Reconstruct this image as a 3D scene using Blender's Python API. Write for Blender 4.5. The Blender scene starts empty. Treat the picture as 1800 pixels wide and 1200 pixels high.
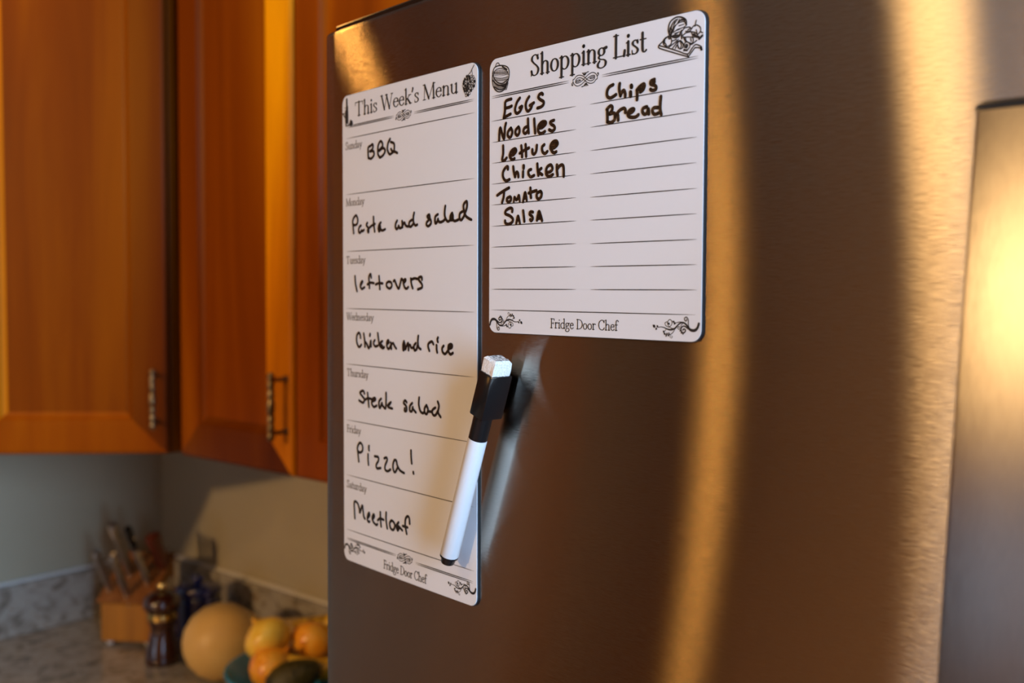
import bpy, bmesh, math, random, json
from mathutils import Vector, Matrix
# ------------------------------------------------------------------ scene frame
# x right, y away, z up, metres, floor at z = 0; the eye stands at x = y = 0
PI = math.pi
SC = bpy.context.scene
CAM_H, FOC, PITCH, ROLL = 1.6, 1809.560432, 0.052908, 0.007475
cp, sp, cr, sr = math.cos(PITCH), math.sin(PITCH), math.cos(ROLL), math.sin(ROLL)
FWD = Vector((0, cp, -sp)); RT0 = Vector((1, 0, 0)); UP0 = Vector((0, sp, cp))
RT = cr*RT0 + sr*UP0; UP = -sr*RT0 + cr*UP0
CAM = Vector((0, 0, CAM_H))
cd = bpy.data.cameras.new('camera'); cam = bpy.data.objects.new('camera', cd)
SC.collection.objects.link(cam); SC.camera = cam
M = Matrix(((RT.x, UP.x, -FWD.x, 0), (RT.y, UP.y, -FWD.y, 0), (RT.z, UP.z, -FWD.z, CAM_H), (0, 0, 0, 1)))
cam.matrix_world = M
cd.sensor_width = 36; cd.lens = FOC/1800*36; cd.clip_start = .02; cd.clip_end = 50
cd.dof.use_dof = True; cd.dof.focus_distance = .575; cd.dof.aperture_fstop = 7.0; cd.dof.aperture_blades = 0
SC.view_settings.view_transform = 'Standard'; SC.view_settings.look = 'None'
SC.view_settings.gamma = 1; SC.view_settings.use_curve_mapping = False
SC.view_settings.exposure = 0.0
# kitchen frame: W runs along the wall behind the fridge, N out from it into the room
THW = -0.700441
Wd = Vector((math.cos(THW), math.sin(THW), 0)); Nd = Vector((math.sin(THW), -math.cos(THW), 0))
CORNER = Vector((-.768, 2.242, 0))
def wn(w, n, z=0): return CORNER + w*Wd + n*Nd + Vector((0, 0, z))
# ------------------------------------------------------------------ light
wd = bpy.data.worlds.new('world'); SC.world = wd; wd.use_nodes = True
wd.node_tree.nodes['Background'].inputs[0].default_value = (.58, .74, 1, 1)
wd.node_tree.nodes['Background'].inputs[1].default_value = 2.6
WARM = (1, .60, .25); AMBER = (1, .46, .10)
def lamp(name, loc, power, radius, disc=True, col=WARM):
    l = bpy.data.lights.new(name, 'AREA' if disc else 'POINT'); l.energy = power; l.color = col
    if disc: l.shape = 'DISK'; l.size = 2*radius
    else: l.shadow_soft_size = radius
    o = bpy.data.objects.new(name, l); o.location = loc; SC.collection.objects.link(o); return o
LAMPS = {'a': (Vector((-.97, 1.36, 2.40)), 1.9, .06, True, AMBER), 'b': (Vector((-2.64, .03, 1.80)), 4.8, .055, False, AMBER),
         'c': (Vector((-1.03, -.02, 2.40)), 4.2, .072, True, WARM), 'd': (Vector((-2.60, -1.43, 2.30)), 172, .07, False, WARM)}
for k, q in LAMPS.items(): lamp('room_lamp', *q)
al = bpy.data.lights.new('daylight', 'AREA'); al.shape = 'RECTANGLE'; al.size = .46; al.size_y = 1.1
al.energy = 48; al.color = (.46, .69, 1)
ao = bpy.data.objects.new('daylight', al); SC.collection.objects.link(ao)
ao.location = wn(2.80, 1.20, 1.6); ao.rotation_euler = (-(Wd)).to_track_quat('-Z', 'Y').to_euler()
# ------------------------------------------------------------------ helpers
def ray(px, py): return FWD + (px-900)/FOC*RT + (600-py)/FOC*UP
def at_z(px, py, z): d = ray(px, py); return CAM + d*((z-CAM_H)/d.z)
def at_n(px, py, n):                       # on a plane parallel to the fridge wall
    d = ray(px, py); return CAM + d*((wn(0, n)-CAM).dot(Nd)/d.dot(Nd))
def at_depth(px, py, dep): return CAM + ray(px, py)*dep
def to_wn(p): q = p-CORNER; return q.dot(Wd), q.dot(Nd), p.z
def link(o, parent=None):
    SC.collection.objects.link(o)
    if parent is not None:
        o.parent = parent
        o.matrix_parent_inverse = parent.matrix_world.inverted() if False else Matrix.Identity(4)
    return o
def tag(o, label=None, cat=None, group=None, kind=None):
    if label: o['label'] = label
    if cat: o['category'] = cat
    if group: o['group'] = group
    if kind: o['kind'] = kind
    return o
def thing(name, label, cat, loc=(0, 0, 0), rotz=0, group=None):
    o = bpy.data.objects.new(name, None); SC.collection.objects.link(o)
    o.location = loc; o.rotation_euler = (0, 0, rotz); o.empty_display_size = .02
    return tag(o, label, cat, group)
class MB:
    def __init__(s): s.v = []; s.f = []
    def add(s, vs, fs):
        b = len(s.v); s.v += [tuple(v) for v in vs]; s.f += [tuple(i+b for i in f) for f in fs]; return s
    def box(s, a, b, fn=lambda x, y, z: (x, y, z)):
        x0, y0, z0 = a; x1, y1, z1 = b
        vs = [fn(x, y, z) for z in (z0, z1) for y in (y0, y1) for x in (x0, x1)]
        return s.add(vs, [(0, 2, 3, 1), (4, 5, 7, 6), (0, 1, 5, 4), (2, 6, 7, 3), (0, 4, 6, 2), (1, 3, 7, 5)])
    def lathe(s, prof, n=32, c=(0, 0, 0), ax=Vector((0, 0, 1))):
        ax = Vector(ax).normalized(); q = ax.to_track_quat('Z', 'Y'); c = Vector(c); vs = []; fs = []
        for r, z in prof:
            for k in range(n):
                a = 2*PI*k/n; vs.append(c + q @ Vector((r*math.cos(a), r*math.sin(a), z)))
        for i in range(len(prof)-1):
            for k in range(n):
                k2 = (k+1) % n; fs.append((i*n+k, i*n+k2, (i+1)*n+k2, (i+1)*n+k))
        fs.append(tuple(range(n-1, -1, -1))); fs.append(tuple((len(prof)-1)*n+k for k in range(n)))
        return s.add(vs, fs)
    def loops(s, L, cap0=True, cap1=True):   # closed loops of equal length
        n = len(L[0]); vs = [v for l in L for v in l]; fs = []
        for i in range(len(L)-1):
            for k in range(n):
                k2 = (k+1) % n; fs.append((i*n+k, i*n+k2, (i+1)*n+k2, (i+1)*n+k))
        if cap0: fs.append(tuple(range(n-1, -1, -1)))
        if cap1: fs.append(tuple((len(L)-1)*n+k for k in range(n)))
        return s.add(vs, fs)
    def build(s, name, mat, parent=None, smooth=False, bevel=0, seg=2, sub=0):
        me = bpy.data.meshes.new(name); me.from_pydata(s.v, [], s.f); me.update()
        bm = bmesh.new(); bm.from_mesh(me); bmesh.ops.recalc_face_normals(bm, faces=bm.faces)
        if bevel:
            ed = [e for e in bm.edges if len(e.link_faces) == 2 and e.calc_face_angle() > .6]
            bmesh.ops.bevel(bm, geom=ed, offset=bevel, segments=seg, affect='EDGES', profile=.5)
        bm.to_mesh(me); bm.free()
        me.materials.append(mat)
        if smooth:
            for p in me.polygons: p.use_smooth = True
            try: me.set_sharp_from_angle(angle=math.radians(38))
            except Exception: pass
        o = bpy.data.objects.new(name, me); link(o, parent)
        if sub:
            m = o.modifiers.new('sub', 'SUBSURF'); m.levels = m.render_levels = sub
        return o
# ------------------------------------------------------------------ materials
def nt(name):
    m = bpy.data.materials.new(name); m.use_nodes = True; t = m.node_tree
    return m, t, t.nodes['Principled BSDF']
def N(t, kind, **kw):
    n = t.nodes.new(kind)
    for k, v in kw.items():
        if k.startswith('i_'):
            key = k[2:]; key = int(key) if key.isdigit() else key.replace('_', ' ')
            n.inputs[key].default_value = v
        else: setattr(n, k, v)
    return n
def plain(name, col, rough=.5, metal=0, spec=.5, **kw):
    m, t, b = nt(name); b.inputs['Base Color'].default_value = (*col, 1); b.inputs['Roughness'].default_value = rough
    b.inputs['Metallic'].default_value = metal; b.inputs['Specular IOR Level'].default_value = spec
    for k, v in kw.items(): b.inputs[k.replace('_', ' ')].default_value = v
    return m
def mapped(t, scale, coord='Object', rot=(0, 0, 0)):
    tc = N(t, 'ShaderNodeTexCoord'); mp = N(t, 'ShaderNodeMapping'); mp.inputs['Scale'].default_value = scale; mp.inputs['Rotation'].default_value = rot
    t.links.new(tc.outputs[coord], mp.inputs[0]); return mp.outputs[0]
def noisy(name, stops, scale, rough=.5, detail=4, bump=0, bscale=None, metal=0, spec=.5, dist=0, **kw):
    m, t, b = nt(name); v = mapped(t, scale)
    n = N(t, 'ShaderNodeTexNoise', i_Scale=1.0, i_Detail=detail, i_Distortion=dist); t.links.new(v, n.inputs['Vector'])
    r = N(t, 'ShaderNodeValToRGB'); e = r.color_ramp.elements
    while len(e) > 1: e.remove(e[-1])
    e[0].position = stops[0][0]; e[0].color = (*stops[0][1], 1)
    for p, c in stops[1:]:
        q = e.new(p); q.color = (*c, 1)
    t.links.new(n.outputs['Fac'], r.inputs[0]); t.links.new(r.outputs[0], b.inputs['Base Color'])
    b.inputs['Roughness'].default_value = rough; b.inputs['Metallic'].default_value = metal; b.inputs['Specular IOR Level'].default_value = spec
    for k, v2 in kw.items(): b.inputs[k.replace('_', ' ')].default_value = v2
    if bump:
        bp = N(t, 'ShaderNodeBump', i_Strength=1.0, i_Distance=bump)
        n2 = N(t, 'ShaderNodeTexNoise', i_Scale=1.0, i_Detail=3.0); t.links.new(mapped(t, bscale or scale), n2.inputs['Vector'])
        t.links.new(n2.outputs['Fac'], bp.inputs['Height']); t.links.new(bp.outputs[0], b.inputs['Normal'])
    return m
def steel(name, tangent, side_dir, base, rough=.247, aniso=.82, tilts=((0, 1),), sc=(170, 170, 4600), grain=.15, wob=.0015):
    # brushed stainless: sharp along the hairlines, widely scattered across them
    m = bpy.data.materials.new(name); m.use_nodes = True; t = m.node_tree; t.nodes.remove(t.nodes['Principled BSDF'])
    out = [n for n in t.nodes if n.type == 'OUTPUT_MATERIAL'][0]
    v = mapped(t, sc)
    n = N(t, 'ShaderNodeTexNoise', i_Scale=1.0, i_Detail=2.0, i_Roughness=.6); t.links.new(v, n.inputs['Vector'])
    n2 = N(t, 'ShaderNodeTexNoise', i_Scale=.37, i_Detail=1.0); t.links.new(v, n2.inputs['Vector'])
    def scaled(src, vec, amp):
        q = N(t, 'ShaderNodeMath', operation='MULTIPLY_ADD'); t.links.new(src, q.inputs[0]); q.inputs[1].default_value = amp; q.inputs[2].default_value = -.5*amp
        r = N(t, 'ShaderNodeVectorMath', operation='SCALE'); r.inputs[0].default_value = vec; t.links.new(q.outputs[0], r.inputs['Scale']); return r.outputs[0]
    g = N(t, 'ShaderNodeNewGeometry'); a1 = N(t, 'ShaderNodeVectorMath', operation='ADD'); a2 = N(t, 'ShaderNodeVectorMath', operation='ADD')
    t.links.new(g.outputs['Normal'], a1.inputs[0]); t.links.new(scaled(n.outputs['Fac'], tangent, grain*4), a1.inputs[1])
    t.links.new(a1.outputs[0], a2.inputs[0]); t.links.new(scaled(n2.outputs['Fac'], side_dir, wob*4), a2.inputs[1])
    mx = N(t, 'ShaderNodeMix', data_type='RGBA'); mx.inputs[6].default_value = (*[c*.88 for c in base], 1); mx.inputs[7].default_value = (*[min(1, c*1.12) for c in base], 1)
    t.links.new(n.outputs['Fac'], mx.inputs[0])
    cx = N(t, 'ShaderNodeCombineXYZ', i_0=tangent[0], i_1=tangent[1], i_2=tangent[2])
    acc = None; W = 0
    for tl, w in tilts:
        ad = N(t, 'ShaderNodeVectorMath', operation='ADD'); ad.inputs[1].default_value = [c*tl for c in tangent]; t.links.new(a2.outputs[0], ad.inputs[0])
        nm = N(t, 'ShaderNodeVectorMath', operation='NORMALIZE'); t.links.new(ad.outputs[0], nm.inputs[0])
        gb = N(t, 'ShaderNodeBsdfAnisotropic'); gb.distribution = 'BECKMANN'; gb.inputs['Roughness'].default_value = rough; gb.inputs['Anisotropy'].default_value = -aniso
        t.links.new(mx.outputs[2], gb.inputs['Color']); t.links.new(nm.outputs[0], gb.inputs['Normal']); t.links.new(cx.outputs[0], gb.inputs['Tangent'])
        W += w
        if acc is None: acc = gb.outputs[0]
        else:
            ms = N(t, 'ShaderNodeMixShader'); ms.inputs[0].default_value = w/W; t.links.new(acc, ms.inputs[1]); t.links.new(gb.outputs[0], ms.inputs[2]); acc = ms.outputs[0]
    t.links.new(acc, out.inputs['Surface'])
    return m
MAT = {}
MAT['door_steel'] = steel('brushed_steel_door', (0, 0, 1), (.70, -.71, 0), (.45, .405, .34))
MAT['handle_steel'] = steel('brushed_steel_handle', (.71, -.70, 0), (0, 0, 1), (.345, .33, .31), rough=.37, aniso=.52, sc=(1700, 1700, 26), grain=.05)
MAT['cap_dark'] = plain('dark_chrome', (.10, .095, .09), .18, 1)
MAT['black_plastic'] = plain('black_plastic', (.006, .006, .0065), .2)
MAT['gray_case'] = plain('gray_case', (.07, .07, .072), .5)
MAT['board_white'] = plain('board_white', (.60, .635, .68), .36, 0, .3)
MAT['board_back'] = plain('magnet_backing', (.006, .008, .012), .5)
MAT['print'] = plain('printed_ink', (.018, .017, .018), .5, 0, .2)
MAT['print_gray'] = plain('printed_gray_ink', (.09, .08, .075), .5, 0, .2)
MAT['marker_ink'] = noisy('marker_ink', [(.35, (.004, .003, .003)), (.6, (.022, .010, .005)), (.75, (.10, .055, .025))], (900, 900, 900), .3, 2)
MAT['marker_ink_old'] = noisy('marker_ink_dry', [(.4, (.006, .005, .004)), (.75, (.03, .018, .012))], (900, 900, 900), .35, 2)
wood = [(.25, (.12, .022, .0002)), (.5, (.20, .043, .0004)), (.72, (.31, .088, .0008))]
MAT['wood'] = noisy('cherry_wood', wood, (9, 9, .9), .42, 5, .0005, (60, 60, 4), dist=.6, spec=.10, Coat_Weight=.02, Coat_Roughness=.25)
dk = [(p, tuple(c*.62 for c in q)) for p, q in wood]; lt = [(p, (c[0]*3.2, c[1]*5.0, c[2]*2)) for p, c in wood]  # darker and paler cherry tones, picked per frame member
MAT['wood_dark'] = noisy('cherry_dark_tone', dk, (9, 9, .9), .42, 5, dist=.5, spec=.10, Coat_Weight=.02, Coat_Roughness=.25)
MAT['wood_deep'] = noisy('cherry_deep_tone', [(p, tuple(v*.8 for v in c)) for p, c in wood], (9, 9, .9), .42, 5, dist=.5, spec=.1, Coat_Weight=.02, Coat_Roughness=.25)
MAT['wood_mid'] = noisy('cherry_mid_tone', [(p, (c[0]*1.45, c[1]*1.5, c[2])) for p, c in wood], (9, 9, .9), .42, 5, dist=.5, spec=.1, Coat_Weight=.02, Coat_Roughness=.25)
MAT['wood_light'] = noisy('cherry_light_tone', lt, (9, 9, .9), .42, 5, dist=.5, spec=.10, Coat_Weight=.02, Coat_Roughness=.25)
MAT['wall'] = noisy('wall_paint', [(.3, (.43, .385, .275)), (.7, (.46, .41, .295))], (6, 6, 6), .6, 3, .0004, (220, 220, 220))
MAT['ceiling'] = plain('ceiling_paint', (.26, .22, .18), .8)
MAT['tile'] = plain('dark_tile', (.07, .045, .03), .5)
MAT['taupe'] = plain('taupe_paint', (.24, .18, .13), .7)
MAT['granite'] = noisy('granite', [(.28, (.13, .11, .09)), (.40, (.25, .22, .18)), (.50, (.36, .33, .285)), (.62, (.41, .385, .335)), (.74, (.27, .20, .14))], (34, 34, 40), .16, 9, dist=.8)
MAT['floor'] = noisy('oak_floor', [(.3, (.20, .10, .045)), (.7, (.32, .17, .08))], (3, 22, 3), .35, 5)
MAT['bronze'] = noisy('aged_bronze', [(.35, (.10, .07, .035)), (.65, (.42, .33, .18))], (160, 160, 160), .38, 3, metal=.9)
MAT['block_wood'] = noisy('block_oak', [(.3, (.27, .10, .006)), (.7, (.40, .16, .012))], (40, 40, 4), .42, 4)
MAT['block_top'] = noisy('block_end_grain', [(.3, (.20, .07, .015)), (.7, (.32, .12, .03))], (60, 60, 60), .5, 4)
MAT['satin_steel'] = plain('satin_steel', (.55, .52, .48), .32, 1)
MAT['dark_wood'] = noisy('dark_walnut', [(.3, (.020, .005, .003)), (.7, (.055, .014, .007))], (50, 50, 6), .16, 4, Coat_Weight=.8, Coat_Roughness=.08)
MAT['red_wood'] = noisy('red_handle_wood', [(.3, (.10, .018, .008)), (.7, (.17, .035, .015))], (50, 50, 9), .4, 3)
MAT['brass'] = plain('polished_brass', (.80, .56, .18), .16, 1)
MAT['blue_enamel'] = noisy('speckled_blue_glaze', [(.5, (.007, .013, .11)), (.62, (.012, .026, .22)), (.70, (.20, .22, .42))], (75, 75, 45), .2, 5, Coat_Weight=.6)
MAT['squash'] = noisy('squash_skin', [(.3, (.68, .45, .15)), (.7, (.80, .57, .22))], (14, 14, 14), .42, 4)
MAT['stem'] = noisy('dry_stem', [(.3, (.16, .11, .05)), (.7, (.28, .2, .09))], (60, 60, 60), .8, 3)
MAT['onion'] = noisy('onion_skin', [(.3, (.80, .26, .015)), (.5, (.95, .42, .03)), (.7, (.97, .60, .10))], (28, 28, 10), .26, 4, bump=.0007, bscale=(90, 90, 14), Coat_Weight=.3)
MAT['onion_yellow'] = noisy('yellow_onion_skin', [(.3, (.85, .40, .03)), (.5, (.97, .66, .08)), (.7, (.92, .78, .16))], (22, 22, 9), .26, 4, bump=.0006, bscale=(90, 90, 14), Coat_Weight=.3)
MAT['avocado'] = noisy('avocado_skin', [(.3, (.018, .020, .006)), (.7, (.06, .055, .015))], (90, 90, 90), .45, 4, bump=.002, bscale=(160, 160, 160))
MAT['banana'] = noisy('banana_skin', [(.33, (.16, .07, .01)), (.44, (.78, .48, .04)), (.7, (.90, .62, .07))], (34, 34, 34), .4, 4)
MAT['bowl'] = plain('turquoise_glaze', (.04, .29, .56), .14, 0, .5, Coat_Weight=.6)
MAT['white_plastic'] = plain('white_barrel', (.52, .54, .56), .25)
MAT['felt'] = noisy('white_felt', [(.35, (.58, .57, .55)), (.55, (.72, .71, .69))], (900, 900, 900), .95, 3, bump=.0009, bscale=(1500, 1500, 1500))
MAT['felt_gray'] = noisy('used_felt', [(.4, (.16, .16, .16)), (.65, (.7, .69, .67))], (700, 700, 700), .95, 3, bump=.0009, bscale=(1500, 1500, 1500))
MAT['glass'] = plain('window_glass', (1, 1, 1), .02, 0, .5, Transmission_Weight=1.0, IOR=1.45)
MAT['white_paint'] = plain('white_trim_paint', (.75, .74, .71), .4)
gl, tg, bg = nt('lamp_glow'); bg.inputs['Emission Color'].default_value = (1, .56, .21, 1); bg.inputs['Emission Strength'].default_value = 3; MAT['glow'] = gl
# ------------------------------------------------------------------ the room
RW, RN, RH, LW = 2.75, 5.6, 2.45, -3.2
def struct(name, mb, mat, **kw): o = mb.build(name, mat, **kw); tag(o, kind='structure'); return o
wnf = lambda w, n, z: wn(w, n, z)
struct('floor', MB().box((LW-.1, -.1, -.1), (RW+.1, RN+.1, 0), wnf), MAT['floor'])
struct('ceiling', MB().box((LW-.1, -.1, RH), (RW+.1, RN+.1, RH+.1), wnf), MAT['ceiling'])
struct('wall_right', MB().box((-.1, -.1, 0), (RW+.1, 0, RH), wnf), MAT['wall'])
struct('wall_left', MB().box((-.1, 0, 0), (0, .96, RH), wnf), MAT['wall'])
struct('wall_left_middle', MB().box((-.1, .96, 0), (0, 1.98, RH), wnf), MAT['tile'])
struct('wall_left_return', MB().box((LW-.1, 1.88, 0), (-.1, 1.98, RH), wnf), MAT['taupe'])
struct('wall_left_far', MB().box((LW-.1, 1.98, 0), (LW, RN, RH), wnf), MAT['taupe'])
A0, A1, B0, B1 = -.5, 1.1, .72, 1.52
wq = MB()
for a, b in (((LW-.1, RN, 0), (A0, RN+.1, RH)), ((A1, RN, 0), (RW+.1, RN+.1, RH)), ((A0, RN, 0), (A1, RN+.1, B0)), ((A0, RN, B1), (A1, RN+.1, RH))): wq.box(a, b, wnf)
struct('wall_front', wq, MAT['taupe'])
wq = MB()
for a0, a1, z0, z1 in ((A0, A1, B0, B0+.04), (A0, A1, B1-.04, B1), (A0, A0+.04, B0+.04, B1-.04), (A1-.04, A1, B0+.04, B1-.04), (.28, .32, B0+.04, B1-.04)): wq.box((a0, RN-.01, z0), (a1, RN+.05, z1), wnf)
struct('window_2', wq, MAT['white_paint'])
N0, N1, Z0, Z1 = .96, 1.44, 1.0, 2.18
wb = MB()
for a, b in (((RW, 0, 0), (RW+.1, N0, RH)), ((RW, N1, 0), (RW+.1, RN, RH)), ((RW, N0, 0), (RW+.1, N1, Z0)), ((RW, N0, Z1), (RW+.1, N1, RH))): wb.box(a, b, wnf)
struct('wall_back', wb, MAT['taupe'])
wf = MB()
for n0, n1, z0, z1 in ((N0, N1, Z0, Z0+.03), (N0, N1, Z1-.03, Z1), (N0, N0+.03, Z0+.03, Z1-.03), (N1-.03, N1, Z0+.03, Z1-.03)): wf.box((RW-.01, n0, z0), (RW+.01, n1, z1), wnf)
w1 = struct('window_1', wf, MAT['white_paint'])
# ------------------------------------------------------------------ cabinets
def door_mesh(P0, U, V, Nn, w, h):
    """framed door from its lower left corner P0; U across, V up, Nn out: four mitred members and a panel"""
    prof = [(0, 0), (0, .0150), (.0025, .0185), (.006, .0200), (.050, .0215), (.056, .0215), (.0595, .0165), (.064, .0135), (.070, .0125), (.070, .004)]
    def cor(i, d, k): return P0 + U*(i if k in (0, 3) else w-i) + V*(i if k in (0, 1) else h-i) + Nn*d
    mem = []
    for k in range(4):
        k2 = (k+1) % 4
        mem.append(MB().loops([[cor(i, d, k) for i, d in prof], [cor(i, d, k2) for i, d in prof]]))
    i = .068; q = [P0 + U*a + V*b + Nn*d for d in (.004, .0128) for a, b in ((i, i), (w-i, i), (w-i, h-i), (i, h-i))]
    pn = MB().add(q, [(3, 2, 1, 0), (4, 5, 6, 7), (0, 1, 5, 4), (1, 2, 6, 5), (2, 3, 7, 6), (3, 0, 4, 7)])
    return mem, pn
def pull(P, Nn, length=.098, parent=None):
    """bronze bar pull with beaded grip on two posts"""
    off = .026; mb = MB(); prof = []
    k = 34
    for i in range(k+1):
        z = -length/2 + length*i/k; u = i/k
        r = .0042 + .0013*abs(math.sin(u*PI*8)) + (.0012 if abs(u-.5) < .04 else 0)
        if i in (0, k): r = .0022
        prof.append((r, z))
    mb.lathe(prof, 12, P)
    for s in (-1, 1):
        mb.lathe([(.0058, 0), (.0045, .003), (.0032, .008), (.0032, off)], 10, P - Nn*off + Vector((0, 0, s*(length/2-.011))), Nn)
    return mb.build('handle', MAT['bronze'], parent, smooth=True)
def cab_door(parent, P0, U, Nn, w, h, handle=None, name='door', tones=('wood', 'wood', 'wood', 'wood', 'wood')):
    mem, pn = door_mesh(P0, U, Vector((0, 0, 1)), Nn, w, h)
    d = pn.build(name, MAT[tones[-1]], parent)
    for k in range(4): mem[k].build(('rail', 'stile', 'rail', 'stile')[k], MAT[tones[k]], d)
    if handle is not None: pull(handle, Nn, .098, d)
    return d
ZB, ZT = 1.323, 2.25
# diagonal corner cabinet
cc = thing('corner_cabinet', 'cherry corner wall cabinet set diagonally, at the left edge above the knife block', 'cabinet')
foot = [(0.002, .002), (.522, .002), (.522, .293), (.293, .522), (.002, .522)]
MB().loops([[wn(w, n, z) for w, n in foot] for z in (ZB, ZT)]).build('body', MAT['wood'], cc, bevel=.002)
U = (Wd - Nd).normalized(); Nn = (Wd + Nd).normalized(); dl = math.hypot(.229, .229)
hp = CAM + ray(268, 702)*1.0
Pp = wn(.522, .293, 0); dd = ray(268, 702); hp = CAM + dd*((Pp + Nn*.046 - CAM).dot(Nn)/dd.dot(Nn))
cab_door(cc, wn(.293, .522, ZB+.002) + U*.002 + Nn*.001, U, Nn, dl-.003, ZT-ZB-.05, hp, tones=('wood_mid', 'wood_deep', 'wood', 'wood_light', 'wood'))
# straight wall cabinets toward the fridge
def wall_cab(w0, w1, label, handle=None, tones=('wood',)*5):
    t = thing('wall_cabinet', label, 'cabinet')
    MB().box((w0, .002, ZB), (w1, .280, ZT), wnf).build('body', MAT['wood'], t, bevel=.002)
    cab_door(t, wn(w0+.002, .281, ZB+.002), Wd, Nd, w1-w0-.004, ZT-ZB-.05, handle, tones=tones)
    return t
h2 = at_n(476, 715, .328)
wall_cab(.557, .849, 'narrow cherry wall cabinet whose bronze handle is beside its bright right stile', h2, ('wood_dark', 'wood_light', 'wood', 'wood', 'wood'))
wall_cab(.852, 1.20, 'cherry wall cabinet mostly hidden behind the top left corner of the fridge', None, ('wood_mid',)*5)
# cabinets along the left wall, out of the frame to the left (the steel door mirrors them)
for k, (n0, n1) in enumerate(((.56, 1.03), (1.032, 1.5), (1.502, 1.95))):
    t = thing('wall_cabinet', ['cherry wall cabinet first along the left wall, beside the corner unit', 'cherry wall cabinet second along the left wall', 'cherry wall cabinet third along the left wall'][k], 'cabinet')
    MB().box((.002, n0, ZB), (.280, n1, ZT), wnf).build('body', MAT['wood'], t, bevel=.002)
    cab_door(t, wn(.281, n1-.004, ZB+.003), -Nd, Wd, n1-n0-.008, ZT-ZB-.05)
CT = .912
bc = thing('base_cabinet', 'cherry base cabinet under the counter in the corner', 'cabinet')
MB().box((.002, .002, .10), (.60, 1.96, CT-.032), wnf).box((.60, .002, .10), (1.36, .60, CT-.032), wnf).build('body', MAT['wood'], bc)
MB().box((.002, .002, .0), (.54, 1.96, .10), wnf).box((.54, .002, 0), (1.36, .54, .10), wnf).build('plinth', MAT['cap_dark'], bc)
for w0, w1 in ((.66, 1.0), (1.005, 1.355)): cab_door(bc, wn(w0, .60, .13), Wd, Nd, w1-w0, .72)
for n0 in (.66, 1.11, 1.51): cab_door(bc, wn(.60, n0+.44, .13), -Nd, Wd, .44, .72)
ct = thing('countertop', 'speckled grey granite countertop with an upstand along both walls', 'countertop')
MB().loops([[wn(a, b, z) for a, b in ((.001, .001), (1.37, .001), (1.37, .635), (.635, .635), (.635, 1.97), (.001, 1.97))] for z in (CT-.03, CT)]).build('slab', MAT['granite'], ct, bevel=.003)
for a, b in (((.022, .001, CT), (1.37, .021, 1.012)), ((.001, .001, CT), (.021, 1.97, 1.012))):
    MB().box(a, b, wnf).build('backsplash', MAT['granite'], ct, bevel=.002)
for a, b in (((.006, .0012, 1.0122), (1.37, .0075, 1.0175)), ((.0012, .001, 1.0122), (.0075, 1.95, 1.0175))):
    MB().box(a, b, wnf).build('caulk_bead', MAT['white_paint'], ct)
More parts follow.
